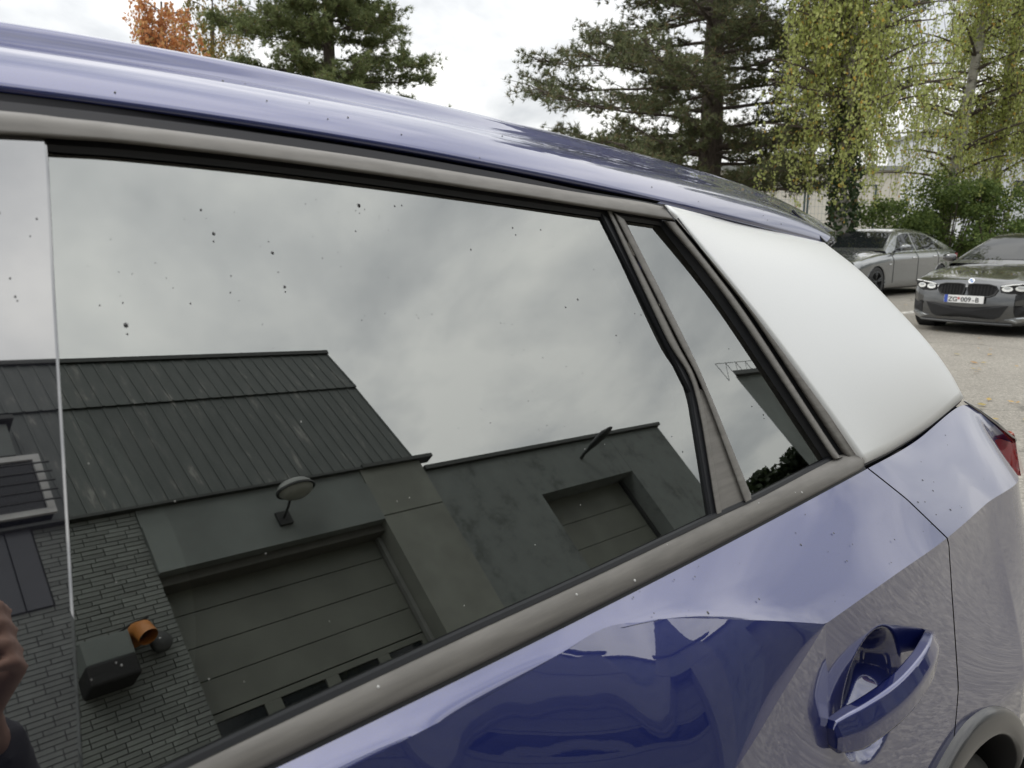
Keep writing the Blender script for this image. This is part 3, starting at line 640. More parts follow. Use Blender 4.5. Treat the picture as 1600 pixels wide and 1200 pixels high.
    for _ in range(26):
        i = int(rng.integers(36, 110)); t = rng.uniform(.1, .98); drop(mb, RLc[i]+(RMc[i]-RLc[i])*t+np.array([0, -.0105, .0042])*math.sin(math.pi*t), (0, -.8, .6), rng.uniform(.0005, .001), .5, 1.4)
    tag(mb.build('rain_drops', M['drop'], smooth=True), 'small dark rain drops sprinkled on the side glass and blue paint', 'rain drops', kind='stuff')
    mb = MB()
    for _ in range(24): drop(mb, glass(rng.uniform(120, 1050), rng.uniform(580, 1080), .0002), GN, rng.uniform(.0002, .00045), .3)
    for _ in range(7):
        i = int(rng.integers(14, 70)); t = rng.uniform(.15, .9); drop(mb, UB[i]+(LB[i]-UB[i])*t+nrm*(.0098*math.sin(math.pi*min(1, t*.80+.14))**.6-.003), nrm, rng.uniform(.0005, .0014), .5)
    tag(mb.build('dust_specks', M['dust_speck'], smooth=True), 'pale dust specks dotted over the car window and belt trim', 'dust', kind='stuff')
    return car
build_car()

# ------------------------------------------------------------------ buildings facing the car (seen in its glass and paint)
FY = -9.0
def build_hall():
    h = thing('warehouse', 'grey warehouse with brick pier, steep metal roof and tall garage door, mirrored in the glass', 'building', (0, FY, 0))
    def part(mb, name, mat, pa=h, **kw):
        mb.v = [(x, y-FY, z) for x, y, z in mb.v]; return mb.build(name, M[mat], pa, **kw)
    part(MB().box((-14, -24, 0), (8.30, -9.62, 5.9)), 'hall_body', 'wall_grey')
    core = part(MB().box((-14, -9.60, 0), (3.735, -9.022, 5.955)), 'brick_wall', 'mortar')
    # bricks, one by one where they show largest; the rest joined
    BLn, BH, J, C = .228, .047, .010, .057
    me = bpy.data.meshes.new('brick'); bm = bmesh.new(); bmesh.ops.create_cube(bm, size=1)
    for v in bm.verts: v.co = Vector((v.co.x*BLn, v.co.y*.024, v.co.z*BH))
    bm.to_mesh(me); bm.free(); me.materials.append(M['brick'])
    rest = MB(); n = 0; nrow = int(5.93/C); cand = []
    for r in range(nrow):
        z = .03+r*C+BH/2; off = (0, .5, .25, .75)[(r*7+r//3) % 4]*(BLn+J); x = 3.728-BLn/2+off
        while x > -6:
            lim = 2.62 if z > 4.98 else -6
            a_, b_ = max(x-BLn/2, lim), min(x+BLn/2, 3.733)
            if b_-a_ > .03: cand.append(((a_+b_)/2, z, b_-a_))
            x -= BLn+J
    vis = [c for c in cand if c[0] > 2.55 and c[1] > 2.9]; vis.sort(key=lambda c: -c[0]); vs_ = set(vis[:290])
    for (x, z, wd) in cand:
        jy = random.uniform(-.003, .003)
        if (x, z, wd) in vs_:
            o = bpy.data.objects.new('brick', me); col.objects.link(o); o.parent = core; o.location = (x, -9.011+jy-FY, z); o.rotation_euler = (0, random.uniform(-.006, .006), 0); o.scale = (wd/BLn, 1, 1)
        elif x > -2.5: rest.box((x-wd/2, -9.023, z-BH/2), (x+wd/2, -8.999+jy, z+BH/2))
    tag(part(rest, 'brick_field', 'brick', core), kind='stuff')
    # dark profiled sheet beside the brick pier
    for k in range(16):
        x1 = 2.60-.26*k; part(MB().box((x1-.25, -9.02, 4.99), (x1-.006, -8.975, 6.0)), 'wall_sheet', 'metal_sheet_blue', core)
    # lintel over the garage door
    part(MB().box((3.74, -9.40, 5.05), (7.12, -8.955, 5.70)), 'lintel', 'wall_grey'); part(MB().box((3.74, -9.40, 5.712), (7.12, -8.985, 5.955)), 'lintel_fascia', 'wall_grey')
    part(MB().box((3.74, -9.36, 4.93), (7.12, -9.10, 5.045)), 'door_header', 'soffit')
    part(MB().box((7.125, -9.60, 0), (8.34, -8.975, 5.10)), 'pier', 'pilaster_paint'); part(MB().box((7.125, -9.60, 5.112), (8.34, -8.965, 5.955)), 'pier_head', 'pilaster_paint')
    part(MB().box((7.05, -9.34, 0), (7.115, -9.26, 4.92)), 'door_track', 'galvanised')
    # sectional door
    gd = bpy.data.objects.new('garage_door', None); col.objects.link(gd); gd.parent = h; gd.location = (0, 0, 0)
    zs = [0, .62, 1.24, 1.86, 2.48, 3.36, 3.76, 4.18, 4.62, 5.05]
    for i in range(len(zs)-1):
        if i == 4:
            xs = [3.76, 3.90, 4.50, 4.72, 5.36, 5.55, 6.19, 6.38, 6.98, 7.06]; mb = None
            part(MB().box((3.76, -9.42, 2.49), (7.06, -9.36, 2.66)), 'door_section', 'door_paint', gd); part(MB().box((3.76, -9.42, 3.26), (7.06, -9.36, 3.348)), 'door_section', 'door_paint', gd)
            for k in range(0, 9):
                a, b = xs[k], xs[k+1]
                if k % 2 == 0: part(MB().box((a, -9.42, 2.662), (b, -9.36, 3.258)), 'door_mullion', 'door_paint', gd)
                else: part(MB().box((a+.002, -9.41, 2.664), (b-.002, -9.385, 3.256)), 'door_pane', 'dark_pane', gd)
        else: part(MB().box((3.76, -9.42, zs[i]+.006), (7.06, -9.36, zs[i+1]-.006)), 'door_section', 'door_paint', gd)
    part(MB().box((3.70, -9.60, 0), (7.2, -9.46, 5.2)), 'door_backing', 'black')
    # steep metal roof in two tiers of sheets
    roof = bpy.data.objects.new('mansard_roof', None); col.objects.link(roof); roof.parent = h
    W = .195; me_l = []
    def tier(z0, y0, z1, y1, lift):
        d = np.array([0, y1-y0, z1-z0]); Ln = np.linalg.norm(d); nrm = np.array([0, d[2], -d[1]])/Ln
        x = 8.345
        while x > -9:
            a = x-W+.004; p = [(a, y0, z0), (x, y0, z0), (x, y1, z1), (a, y1, z1)]; p = [np.array(q)+nrm*lift for q in p]
            mb = MB().slab(p, nrm, .02)
            # rib along the joint
            rb = [p[1]+np.array([-.035, 0, 0]), p[1]+np.array([-.001, 0, 0]), p[2]+np.array([-.001, 0, 0]), p[2]+np.array([-.035, 0, 0])]; rb = [q+nrm*.009 for q in rb]; mb.slab(rb, nrm, .010)
            part(mb, 'roof_sheet', 'metal_sheet', roof); x -= W
    tier(5.93, -9.02, 8.00, -9.43, .0); tier(7.93, -9.43, 8.98, -9.69, .045)
    part(MB().box((-9, -9.86, 8.955), (8.36, -9.60, 9.03)), 'ridge_cap', 'flashing', roof)
    part(MB().box((-9, -9.10, 5.958), (7.16, -8.92, 5.995)), 'eaves_flashing', 'flashing', roof); part(MB().box((7.165, -9.10, 5.958), (8.62, -8.90, 6.02)), 'eaves_flashing', 'flashing', roof)
    part(MB().box((-9, -20, 6.0), (8.28, -9.70, 8.95)), 'roof_body', 'metal_sheet')
    # barred window and louvre in the sheet wall
    wn = bpy.data.objects.new('barred_window', None); col.objects.link(wn); wn.parent = h
    part(MB().box((1.30, -9.06, 6.08), (2.86, -8.90, 6.88)), 'window_recess', 'dark_pane', wn)
    for lo, hi in (((1.30, -8.90, 6.06), (2.88, -8.86, 6.13)), ((1.30, -8.90, 6.82), (2.88, -8.86, 6.89)), ((2.80, -8.895, 6.132), (2.88, -8.86, 6.818)), ((1.30, -8.895, 6.132), (1.37, -8.86, 6.818))): part(MB().box(lo, hi), 'window_frame', 'frame_white', wn)
    for k in range(5): z = 6.2+.13*k; part(MB().tube([(1.25, -8.80, z), (2.94, -8.80, z)], .012, 6), 'window_bar', 'dark_metal', wn)
    part(MB().box((1.30, -9.25, 7.05), (2.72, -9.06, 7.52)), 'louvre_panel', 'wall_grey')
    part(MB().box((1.2, -9.3, 7.56), (2.80, -9.0, 7.62)), 'louvre_hood', 'flashing')
    # wing to the right with its own door
    w = thing('annex_building', 'low flat-roofed grey annex with stained render and roller door, mirrored in the car glass', 'building', (8.36, FY, 0))
    def wp(mb, name, mat, pa=w, **kw):
        mb.v = [(x-8.36, y-FY, z) for x, y, z in mb.v]; return mb.build(name, M[mat], pa, **kw)
    wp(MB().box((8.36, -9.55, 0), (10.64, -9.0, 5.74)), 'wall', 'render_stained'); wp(MB().box((13.66, -9.55, 0), (15.72, -9.0, 5.74)), 'wall', 'render_stained'); wp(MB().box((10.645, -9.55, 4.80), (13.655, -9.003, 5.735)), 'wall', 'render_stained')
    wp(MB().box((8.37, -20, 0), (15.70, -9.6, 5.6)), 'annex_body', 'render_stained')
    wp(MB().box((8.36, -9.62, 5.745), (15.80, -8.93, 5.82)), 'parapet_cap', 'flashing')
    dz = .55
    for i in range(9):
        z0 = 4.80-dz*(i+1)
        if z0 > -.2: wp(MB().box((10.65, -9.45, max(z0, 0)+.006), (13.65, -9.40, z0+dz-.006)), 'door_section', 'door_paint')
    wp(MB().box((13.55, -9.395, 0), (13.645, -9.34, 4.79)), 'door_track', 'dark_metal')
    wp(MB().tube([(15.72, -9.3, 5.5), (16.0, -9.3, 5.5)], .05, 8), 'rain_spout', 'flashing')
    # farther dark hall with a lattice on the roof
    t = thing('far_hall', 'dark hall with a lattice frame on its roof, mirrored in the quarter glass', 'building', (29.4, -16, 0))
    def prism(fp, z0, z1): n = len(fp); return MB().add([(x, y, z0) for x, y in fp]+[(x, y, z1) for x, y in fp], [tuple(range(n, 2*n)), tuple(range(n))[::-1]]+[(i, (i+1) % n, (i+1) % n+n, i+n) for i in range(n)])
    prism([(-7.9, 7), (16, -2.6), (16, 7)], 0, 6.9).build('hall_body', M['wall_grey'], t); prism([(-8.1, 7.12), (16.2, -2.5), (16.2, 7.12)], 6.902, 7.05).build('roof_slab', M['flashing'], t)
    mb = MB()
    for k in range(4):
        x = -7.5+k*.7; mb.tube([(x, 6.6, 7.05), (x, 6.6, 7.75)], .010, 6).tube([(x, 6.6, 7.05), (x+.7, 6.6, 7.75)], .008, 6).tube([(x, 6.6, 7.75), (x+.7, 6.6, 7.75)], .010, 6)
    mb.build('roof_lattice', M['dark_metal'], t)
    # oval bulkhead lamp on a bracket
    l = thing('wall_lamp', 'oval bulkhead lamp on a bracket above the tall garage door, mirrored in the glass', 'lamp', (5.55, -8.96, 5.4))
    mb = MB().box((-.11, 0, -.10), (.09, .05, .10)); mb.tube([(-.02, .04, 0), (0, .22, .06), (.03, .36, .16)], .018, 8); mb.build('bracket', M['dark_metal'], l, smooth=False)
    prof = [(.0, .13), (.12, .125), (.21, .10), (.26, .05), (.275, 0.0)]
    o = MB().lathe(prof, (0, 0, 0), 'z', 32).build('lamp_hood', M['galvanised'], l, smooth=True); o.location = (.06, .46, .17); o.scale = (1, .72, 1)
    o = MB().lathe([(.0, -.12), (.14, -.105), (.22, -.06), (.258, 0.0)], (0, 0, 0), 'z', 32).build('lamp_glass', M['lamp_glass'], l, smooth=True); o.location = (.06, .46, .162); o.scale = (1, .72, 1)
    o = MB().lathe([(.262, -.015), (.288, -.015), (.288, .015), (.262, .015), (.262, -.015)], (0, 0, 0), 'z', 32).build('lamp_ring', M['dark_metal'], l); o.location = (.06, .46, .165); o.scale = (1, .72, 1)
    l = thing('yard_lamp', 'dark arm lamp on the annex wall over the roller door, mirrored in the glass', 'lamp', (12.35, -8.99, 5.35))
    MB().tube([(0, -.01, 0), (0, .12, .02), (.02, .3, .02)], .035, 8).build('bracket', M['dark_metal'], l)
    MB().tube([(.01, .22, .02), (.03, .42, .03), (.06, .75, .04), (.08, .95, .03)], [.05, .10, .13, .05], 12, flat=(1, .55)).build('lamp_head', M['dark_metal'], l, smooth=True)
    # heater box with orange flue
    b = thing('flue_box', 'grey heater box with orange flue on the brick pier, mirrored in the glass', 'heater box', (2.9, -8.99, 4.2))
    MB().box((-.28, 0, -.10), (.20, .30, .17)).build('casing', M['wall_grey'], b, bevel=.01); MB().box((-.31, 0, -.34), (.19, .34, -.104)).build('hood', M['black'], b, bevel=.03)
    MB().tube([(.33, .0, .16), (.33, .18, .17), (.34, .30, .12), (.35, .35, .0)], [.10, .10, .105, .105], 16, cap=False).build('flue_elbow', M['orange_pipe'], b, smooth=True)
    MB().lathe([(.0, .05), (.10, .05), (.12, .03), (.12, .0)], (.55, .10, .0), 'y', 20).build('flue_cap', M['dark_metal'], b, smooth=True); MB().tube([(.55, 0, 0), (.55, .10, 0)], .07, 12).build('flue_stub', M['dark_metal'], b)
    MB().tube([(.2, .02, .27), (.35, .03, .33), (.55, .02, .36)], .012, 5).build('cable', M['black'], b)
build_hall()

# ------------------------------------------------------------------ parked saloons
def interp(x, xs, ys): return float(np.interp(x, xs, ys))
def sedan(name, label, paint, loc, rz, p):
    root = thing(name, label, 'car', loc, rz, 'parked grey saloons')
    Lh, Wd, Ht = p['L']/2, p['W']/2, p['H']; sx = Lh/2.35; sw = Wd/.915; sh = Ht/1.44
    X = [2.35, 2.31, 2.22, 2.05, 1.75, 1.4, 1.0, .4, -.4, -1.2, -1.75, -2.1, -2.28, -2.35]
    wv = [.60, .70, .80, .865, .895, .905, .912, .915, .915, .91, .89, .85, .78, .66]
    sh_ = [.62, .66, .71, .765, .83, .875, .91, .93, .945, .965, .975, .965, .93, .86]
    tp = [.66, .73, .785, .83, .885, .935, .975, .98, .98, 1.0, 1.05, 1.055, 1.02, .93]
    bt = [.15, .15, .155, .16, .17, .17, .17, .17, .17, .17, .18, .20, .24, .30]
    def ring(x):
        w = interp(-x, [-a for a in X], wv)*sw; zs = interp(-x, [-a for a in X], sh_)*sh; zt = interp(-x, [-a for a in X], tp)*sh; zb = interp(-x, [-a for a in X], bt)
        hood = 1.0 if x > .9 or x < -1.5 else .5
        pts = [(.0, zb), (w*.86, zb), (w*.965, zb+.05), (w*.985, zb+.14), (w*.99, .5*(zb+zs)-.03), (w*.998, zs-.17), (w*1.0, zs-.115), (w*.985, zs-.085), (w*.965, zs-.03), (w*.93, zs), (w*.84, zs+(zt-zs)*.45), (w*.62, zs+(zt-zs)*.72), (w*.60, zs+(zt-zs)*.80), (w*.3, zs+(zt-zs)*.95), (0, zt)]
        return pts
    fx = lambda y, w: -.16*(abs(y)/w)**2.2 if w > 0 else 0
    wx = [1.50*sx, -1.33*sx]; wr = .335
    stations = np.concatenate([np.linspace(2.35, 1.9, 10), np.linspace(1.87, .8, 70)[0:], np.linspace(.75, -.65, 10), np.linspace(-.7, -1.78, 70), np.linspace(-1.8, -2.35, 10)])
    rows = []
    for x in stations:
        rg = ring(x); r = []
        full = [(-y, z) for y, z in rg[::-1][:-0 or None]]  # from top centre, one side
        q = np.array(rg); sl = np.concatenate([[0], np.cumsum(np.linalg.norm(np.diff(q, axis=0), axis=1))]); u_ = np.linspace(0, sl[-1], 64)
        for y, z in zip(np.interp(u_, sl, q[:, 0]), np.interp(u_, sl, q[:, 1])): r.append((x*sx, float(y), float(z)))
        rows.append(r)
    def bow(pt, front):
        return pt
    def keep(c):
        for cx in wx:
            if (c[0]-cx)**2+(c[2]-.33)**2 < .352**2 and abs(c[1]) > .55*sw: return False
        return True
    mb = MB().grid(rows, keep=keep, flip=False); m2 = mb.mirror(); mb.add(m2.v, m2.f)
    body = mb.build('body', paint, root, smooth=True, fixn=False)
    # nose and tail faces (bowed in plan)
    def face(x0, sgn, bulge, zlo, zhi, name, mat, yf=1.0, off=0.0, nz=8):
        w = interp(-x0, [-a for a in X], wv)*sw*yf; rws = []
        for z in np.linspace(zlo, zhi, nz):
            zz = (z-zlo)/(zhi-zlo); rws.append([(x0*sx+sgn*(bulge*(1-(y/w)**2)+.03*math.sin(math.pi*zz)+off), y, z) for y in np.linspace(-w, w, 24)])
        return MB().grid(rws, flip=sgn < 0).build(name, mat, root, smooth=True)
    face(2.35, 1, .07, .15, .655*sh, 'front_bumper', paint); face(-2.35, -1, .06, .30, .93*sh, 'tail', paint)
    def fp(y, z, off=.0):   # point on the nose surface
        w = .60*sw; yy = min(abs(y), w*1.0)
        zz = min(max((z-.15)/(.655*sh-.15), 0), 1); x = 2.35*sx+.07*(1-(yy/w)**2)+.03*math.sin(math.pi*zz)
        if abs(y) > w: 
            # follow the flank back
            xs = np.linspace(2.35, 1.9, 60); ws = np.array([interp(-q, [-a for a in X], wv)*sw*.99 for q in xs]); x = float(np.interp(abs(y), ws, xs))*sx
        return np.array([x+off, y, z])
    def fpatch(outline, off, name, mat, parent=root, th=.02):
        cy, cz = sum(q[0] for q in outline)/len(outline), sum(q[1] for q in outline)/len(outline); n = len(outline); mb = MB(); V = []; F = []; fr = (1, .8, .6, .4, .2)
        for k in fr: V += [fp(cy+(y-cy)*k, cz+(z-cz)*k, off) for y, z in outline]
        V.append(fp(cy, cz, off)); V += [fp(y, z, off-th) for y, z in outline]; m_ = len(fr)
        for k in range(m_-1): F += [(k*n+i, k*n+(i+1) % n, (k+1)*n+(i+1) % n, (k+1)*n+i) for i in range(n)]
        F += [((m_-1)*n+i, (m_-1)*n+(i+1) % n, m_*n) for i in range(n)]+[(i, m_*n+1+i, m_*n+1+(i+1) % n, (i+1) % n) for i in range(n)]
        mb.add(V, F)
        return mb.build(name, mat, parent, fixn=True)
    # kidney grille with slats
    zg = p['zg']
    for s in (-1, 1):
        o = [(s*.025, zg+.075), (s*.10, zg+.088), (s*.28, zg+.085), (s*.37, zg+.06), (s*.395, zg+.01), (s*.36, zg-.055), (s*.30, zg-.085), (s*.12, zg-.09), (s*.04, zg-.075), (s*.02, zg)]
        g = fpatch(o, .014, 'kidney_grille', M['black'])
        ring_p = [fp(y, z, .020) for y, z in o]; MB().tube(ring_p+[ring_p[0]], .010, 6).build('grille_surround', M['dark_metal'], g)
        for k in range(7): y = s*(.07+.043*k); MB().tube([fp(y, zg+.07, .024), fp(y, zg-.07, .024)], .007, 4).build('grille_slat', M['black'], g)
    # headlights
    for s in (-1, 1):
        o = [(s*.41, zg+.055), (s*.52, zg+.085), (s*.66, zg+.10), (s*.775, zg+.115), (s*.80, zg+.08), (s*.76, zg+.02), (s*.64, zg-.035), (s*.52, zg-.035), (s*.43, zg-.02)]
        hl = fpatch(o, .012, 'headlight', M['black'])
        for yc in (.50, .655):
            o2 = [(s*(yc+.066*math.cos(t)), zg+.028+.036*math.sin(t)+(.01 if yc > .6 else 0)) for t in np.linspace(0, 6.283, 10, endpoint=False)]
            lens = fpatch(o2, .020, 'lamp_lens', M['head_glow'], hl); o3 = [(s*(yc+.040*math.cos(t)), zg+.040+.017*math.sin(t)+(.01 if yc > .6 else 0)) for t in np.linspace(0, 6.283, 8, endpoint=False)]; fpatch(o3, .026, 'lamp_core', M['head_lens'], hl)
        MB().tube([fp(s*.43, zg+.06, .02), fp(s*.56, zg+.088, .02), fp(s*.76, zg+.108, .02)], .008, 5).build('lamp_brow', M['head_glow'], hl)
    # lower intake, side intakes, splitter
    fpatch([(-.54, .43), (.54, .43), (.45, .27), (.38, .235), (-.38, .235), (-.45, .27)], .022, 'lower_intake', M['black'])
    for s in (-1, 1):
        fpatch([(s*.60, .43), (s*.80, .45), (s*.79, .31), (s*.62, .28)], .016, 'side_intake', M['black']); fpatch([(s*.50, .235), (s*.62, .27), (s*.80, .30), (s*.80, .25), (s*.64, .195)], .024, 'bumper_blade', M['paint_silver'])
    rr = [fp(y, .17, .02) for y in np.linspace(-.6, .6, 15)]; MB().tube(rr, .018, 6).build('splitter', M['dark_metal'], root)
    # number plate
    pl = bpy.data.objects.new('number_plate', None); col.objects.link(pl); pl.parent = root; px = fp(0, .5, .055)[0]; pl.location = (px, 0, p['zp']); pl.rotation_euler = (0, R(-6), 0)
    MB().box((-.010, -.26, -.052), (0, .26, .052)).build('plate', M['plate_white'], pl); MB().box((0.0005, .212, -.052), (.0025, .257, .052)).build('plate_band', M['plate_blue'], pl)
    def text(s_, y, size, mat):
        cu = bpy.data.curves.new('plate_text', 'FONT'); cu.body = s_; cu.size = size; cu.extrude = .0006; cu.align_x = 'LEFT'; cu.offset = .0012
        tmp = bpy.data.objects.new('tmp', cu); col.objects.link(tmp); dg = bpy.context.evaluated_depsgraph_get(); me = bpy.data.meshes.new_from_object(tmp.evaluated_get(dg)); bpy.data.objects.remove(tmp)
        me.materials.clear(); me.materials.append(mat); o = bpy.data.objects.new('plate_text', me); col.objects.link(o); o.parent = pl; o.matrix_local = Matrix(((0, 0, 1, .003), (1, 0, 0, y), (0, 1, 0, -.036), (0, 0, 0, 1))); return o
    if p.get('plate'):
        # seen from the front the writing runs towards -y of the car
        def ptxt(s_, y, size, mat): o = text(s_, 0, size, mat); o.matrix_local = Matrix(((0, 0, 1, .003), (1, 0, 0, y), (0, 1, 0, -.036), (0, 0, 0, 1))); return o
        y = -.205
        for s_, w, mat in (('ZG', .122, 'plate_ink'), ('*', .046, 'plate_red'), ('009', .150, 'plate_ink'), ('-', .038, 'plate_ink'), ('B', .06, 'plate_ink')): ptxt(s_, y, .090, M[mat]); y += w
        pl.children[1].location = (0, -.469, 0)
    # emblem on the bonnet tip
    em = bpy.data.objects.new('bonnet_emblem', None); col.objects.link(em); em.parent = root; ze = interp(-2.29, [-a for a in X], tp)*sh; em.location = (2.29*sx, 0, ze+.006); em.rotation_euler = (0, R(62), 0)
    MB().lathe([(.0, .004), (.030, .004)], (0, 0, 0), 'z', 24).build('emblem_face', M['plate_white'], em); MB().lathe([(.030, .0), (.030, .007), (.041, .007), (.041, .0)], (0, 0, 0), 'z', 24).build('emblem_ring', M['chrome'], em)
    for q in (0, 2):
        a0 = q*math.pi/2; V = [(0, 0, .0055)]+[(.029*math.cos(a0+t), .029*math.sin(a0+t), .0055) for t in np.linspace(0, math.pi/2, 8)]; MB().add(V, [(0, i, i+1) for i in range(1, 8)]).build('emblem_quarter', M['badge_blue'], em)
    # greenhouse
    GX = [1.08, .85, .60, .36, .12, -.2, -.6, -.95, -1.3, -1.6, -1.85]; GZ = [.965, 1.10, 1.24, 1.36, 1.422, 1.44, 1.432, 1.392, 1.285, 1.15, 1.05]
    def gh(x, t, off=0.0):
        zr = interp(-x, [-a for a in GX], GZ)*sh; zb = interp(-x, [-a for a in X], sh_)*sh-.01; wb = interp(-x, [-a for a in X], wv)*sw*.93
        k = max(0, min(1, (zr-zb)/(.48*sh))); wt = wb+(.585*sw-wb)*k
        prof = [(wb, zb), (wb+(wt-wb)*.5, zb+(zr-.06*k-zb)*.5), (wt+.03*k, zr-.09*k), (wt-.02*k, zr-.045*k), (wt*.86, zr-.015*k), (wt*.5, zr), (0, zr+.008*k)]
        ts = [0, .3, .6, .68, .76, .88, 1.0]; y = np.interp(t, ts, [q[0] for q in prof]); z = np.interp(t, ts, [q[1] for q in prof])
        if off:
            e = .01; a, b = gh(x, min(1, t+e)), gh(x, max(0, t-e)); c, d = gh(x+e, t), gh(x-e, t); n_ = np.cross(np.array(a)-b, np.array(c)-d); n_ = n_/(np.linalg.norm(n_)+1e-9)
            if n_[2] < 0 and t > .6: n_ = -n_
            if n_[1] < 0 and t <= .6: n_ = -n_
            return np.array([x*sx, y, z])+n_*off
        return np.array([x*sx, float(y), float(z)])
    mb = MB().grid([[gh(x, t) for t in np.linspace(0, 1, 26)] for x in np.linspace(1.08, -1.85, 60)], flip=True); m2 = mb.mirror(); mb.add(m2.v, m2.f); mb.build('cabin_shell', paint, root, smooth=True)
    def gpatch(xf, xr, t0, t1, name, both=True, centre=False, n=16):
        rws = []
        for t in np.linspace(t0, t1, 12):
            f = (t-t0)/(t1-t0); a, b = xf(f), xr(f); rws.append([gh(x, t, .006) for x in np.linspace(a, b, n)])
        mb = MB().grid(rws)
        if centre: mm = mb.mirror(); mb.add(mm.v, mm.f); return mb.build(name, M['far_glass_solid'], root, smooth=True)
        a = mb.build(name, M['far_glass_solid'], root, smooth=True); b = mb.mirror().build(name, M['far_glass_solid'], root, smooth=True); return a
    rws = []
    for x in np.linspace(.98, .26, 14): rws.append([gh(x, t, .006) for t in np.linspace(.74-.0*x, 1, 12)])
    mb = MB().grid(rws); mm = mb.mirror(); mb.add(mm.v, mm.f); mb.build('windscreen', M['far_glass_solid'], root, smooth=True)
    rws = [[gh(x, t, .006) for t in np.linspace(.78, 1, 10)] for x in np.linspace(-1.0, -1.72, 12)]; mb = MB().grid(rws); mm = mb.mirror(); mb.add(mm.v, mm.f); mb.build('rear_screen', M['far_glass_solid'], root, smooth=True)
    gpatch(lambda f: .80-.52*f, lambda f: -.16, .06, .57, 'side_window'); gpatch(lambda f: -.24, lambda f: -1.18+.20*f, .06, .57, 'side_window'); gpatch(lambda f: -1.22+.20*f, lambda f: -1.50+.42*f, .07, .55, 'side_window', n=6)
    # door seams, handles, mirrors
    for s in (-1, 1):
        for xx in (.86, -.20, -1.16):
            ptsl = [(xx*sx+(.02*k), s*(ring(xx)[4+k][0]+.003), ring(xx)[4+k][1]) for k in range(6)]; MB().tube([(ptsl[0][0], ptsl[0][1], .3)]+ptsl, .004, 4).build('door_seam', M['black'], root)
        for xx in (-.02, -.98):
            z = ring(xx)[6][1]-.01; y = s*(ring(xx)[6][0]+.022); MB().tube([(xx*sx+.11, y-s*.02, z), (xx*sx+.08, y, z), (xx*sx-.08, y, z), (xx*sx-.11, y-s*.02, z)], .013, 6).build('side_handle', M['chrome'], root, smooth=True)
        mr = bpy.data.objects.new('side_mirror', None); col.objects.link(mr); mr.parent = root
        mw = .93*sw; MB().tube([(.66*sx, s*(mw-.10), .985*sh), (.66*sx, s*(mw+.02), 1.0*sh)], .022, 6).build('mirror_arm', M['black'], mr)
        MB().tube([(.66*sx, s*(mw-.02), 1.035*sh), (.665*sx, s*(mw+.01), 1.035*sh), (.66*sx, s*(mw+.10), 1.04*sh), (.64*sx, s*(mw+.165), 1.035*sh), (.63*sx, s*(mw+.18), 1.03*sh)], [.045, .066, .07, .055, .02], 12, flat=(.75, 1)).build('mirror_shell', paint, mr, smooth=True)
        MB().tube([(1.06*sx, s*.905*sw, .70), (.96*sx, s*.908*sw, .70)], .012, 6).build('wing_badge', M['chrome'], root)
    # wheels
    for cx in wx:
        for s in (-1, 1):
            w = bpy.data.objects.new('wheel', None); col.objects.link(w); w.parent = root; c = (cx, s*(Wd-.125), .33)
            MB().lathe([(.23, -.10), (.29, -.11), (.32, -.09), (.33, -.05), (.33, .05), (.32, .09), (.29, .11), (.23, .10)], c, 'y', 36).build('tyre', M['tyre'], w, smooth=True)
            MB().lathe([(.0, .02*s), (.2, .03*s), (.232, .10*s), (.235, -.09*s)], c, 'y', 36).build('rim_dish', M['black'], w, smooth=True)
            mb = MB()
            for k in range(5):
                for dth in (-.13, .13):
                    a = 2*math.pi*k/5+.3; b = a+dth; mb.tube([(c[0]+.04*math.cos(a), c[1]+.085*s, c[2]+.04*math.sin(a)), (c[0]+.225*math.cos(b), c[1]+.10*s, c[2]+.225*math.sin(b))], .016, 5)
            mb.lathe([(.0, .095*s), (.04, .095*s), (.05, .07*s)], c, 'y', 16); mb.lathe([(.215, .10*s), (.236, .108*s), (.236, .09*s)], c, 'y', 36); mb.build('rim', M[p['rim']], w, smooth=True)
            MB().lathe([(.365, -.16), (.365, .10)], c, 'y', 36).build('wheel_well', M['black'], w)
            mb = MB().tube([(cx+.356*math.cos(t), s*(interp(-(cx+.356*math.cos(t))/sx, [-a for a in X], wv)*sw*.982), .33+.356*math.sin(t)) for t in np.linspace(R(-12), R(192), 28)], .016, 6); mb.build('arch_lip', paint, root, smooth=True)
    MB().box((-2.1*sx, -.80*sw, .17), (2.1*sx, .80*sw, .30)).build('underbody', M['black'], root)
    for s in (-1, 1): MB().slab([(-2.36*sx, s*.45, .92), (-2.30*sx, s*.82, .90), (-2.30*sx, s*.82, .74), (-2.36*sx, s*.45, .78)], (-1, 0, 0), .03).build('tail_light', M['tail_red'], root, fixn=True)
    return root
_m = NM('far_glass_solid'); _m.set(Roughness=.02); _m.b.inputs['Base Color'].default_value = (.012, .014, .015, 1); _m.b.inputs['IOR'].default_value = 1.5
sedan('parked_saloon', 'dark grey saloon facing us, white number plate, nearest of the parked cars', M['paint_graphite'], (14.25, 3.40, 0), math.pi, dict(L=4.71, W=1.83, H=1.44, zg=.63, zp=.50, plate=True, rim='dark_metal'))
sedan('parked_saloon', 'lighter silver-grey saloon behind the dark one, half hidden by the blue car', M['paint_silver'], (17.55, 7.72, .11), math.pi, dict(L=4.90, W=1.86, H=1.464, zg=.64, zp=.50, plate=False, rim='dark_metal'))

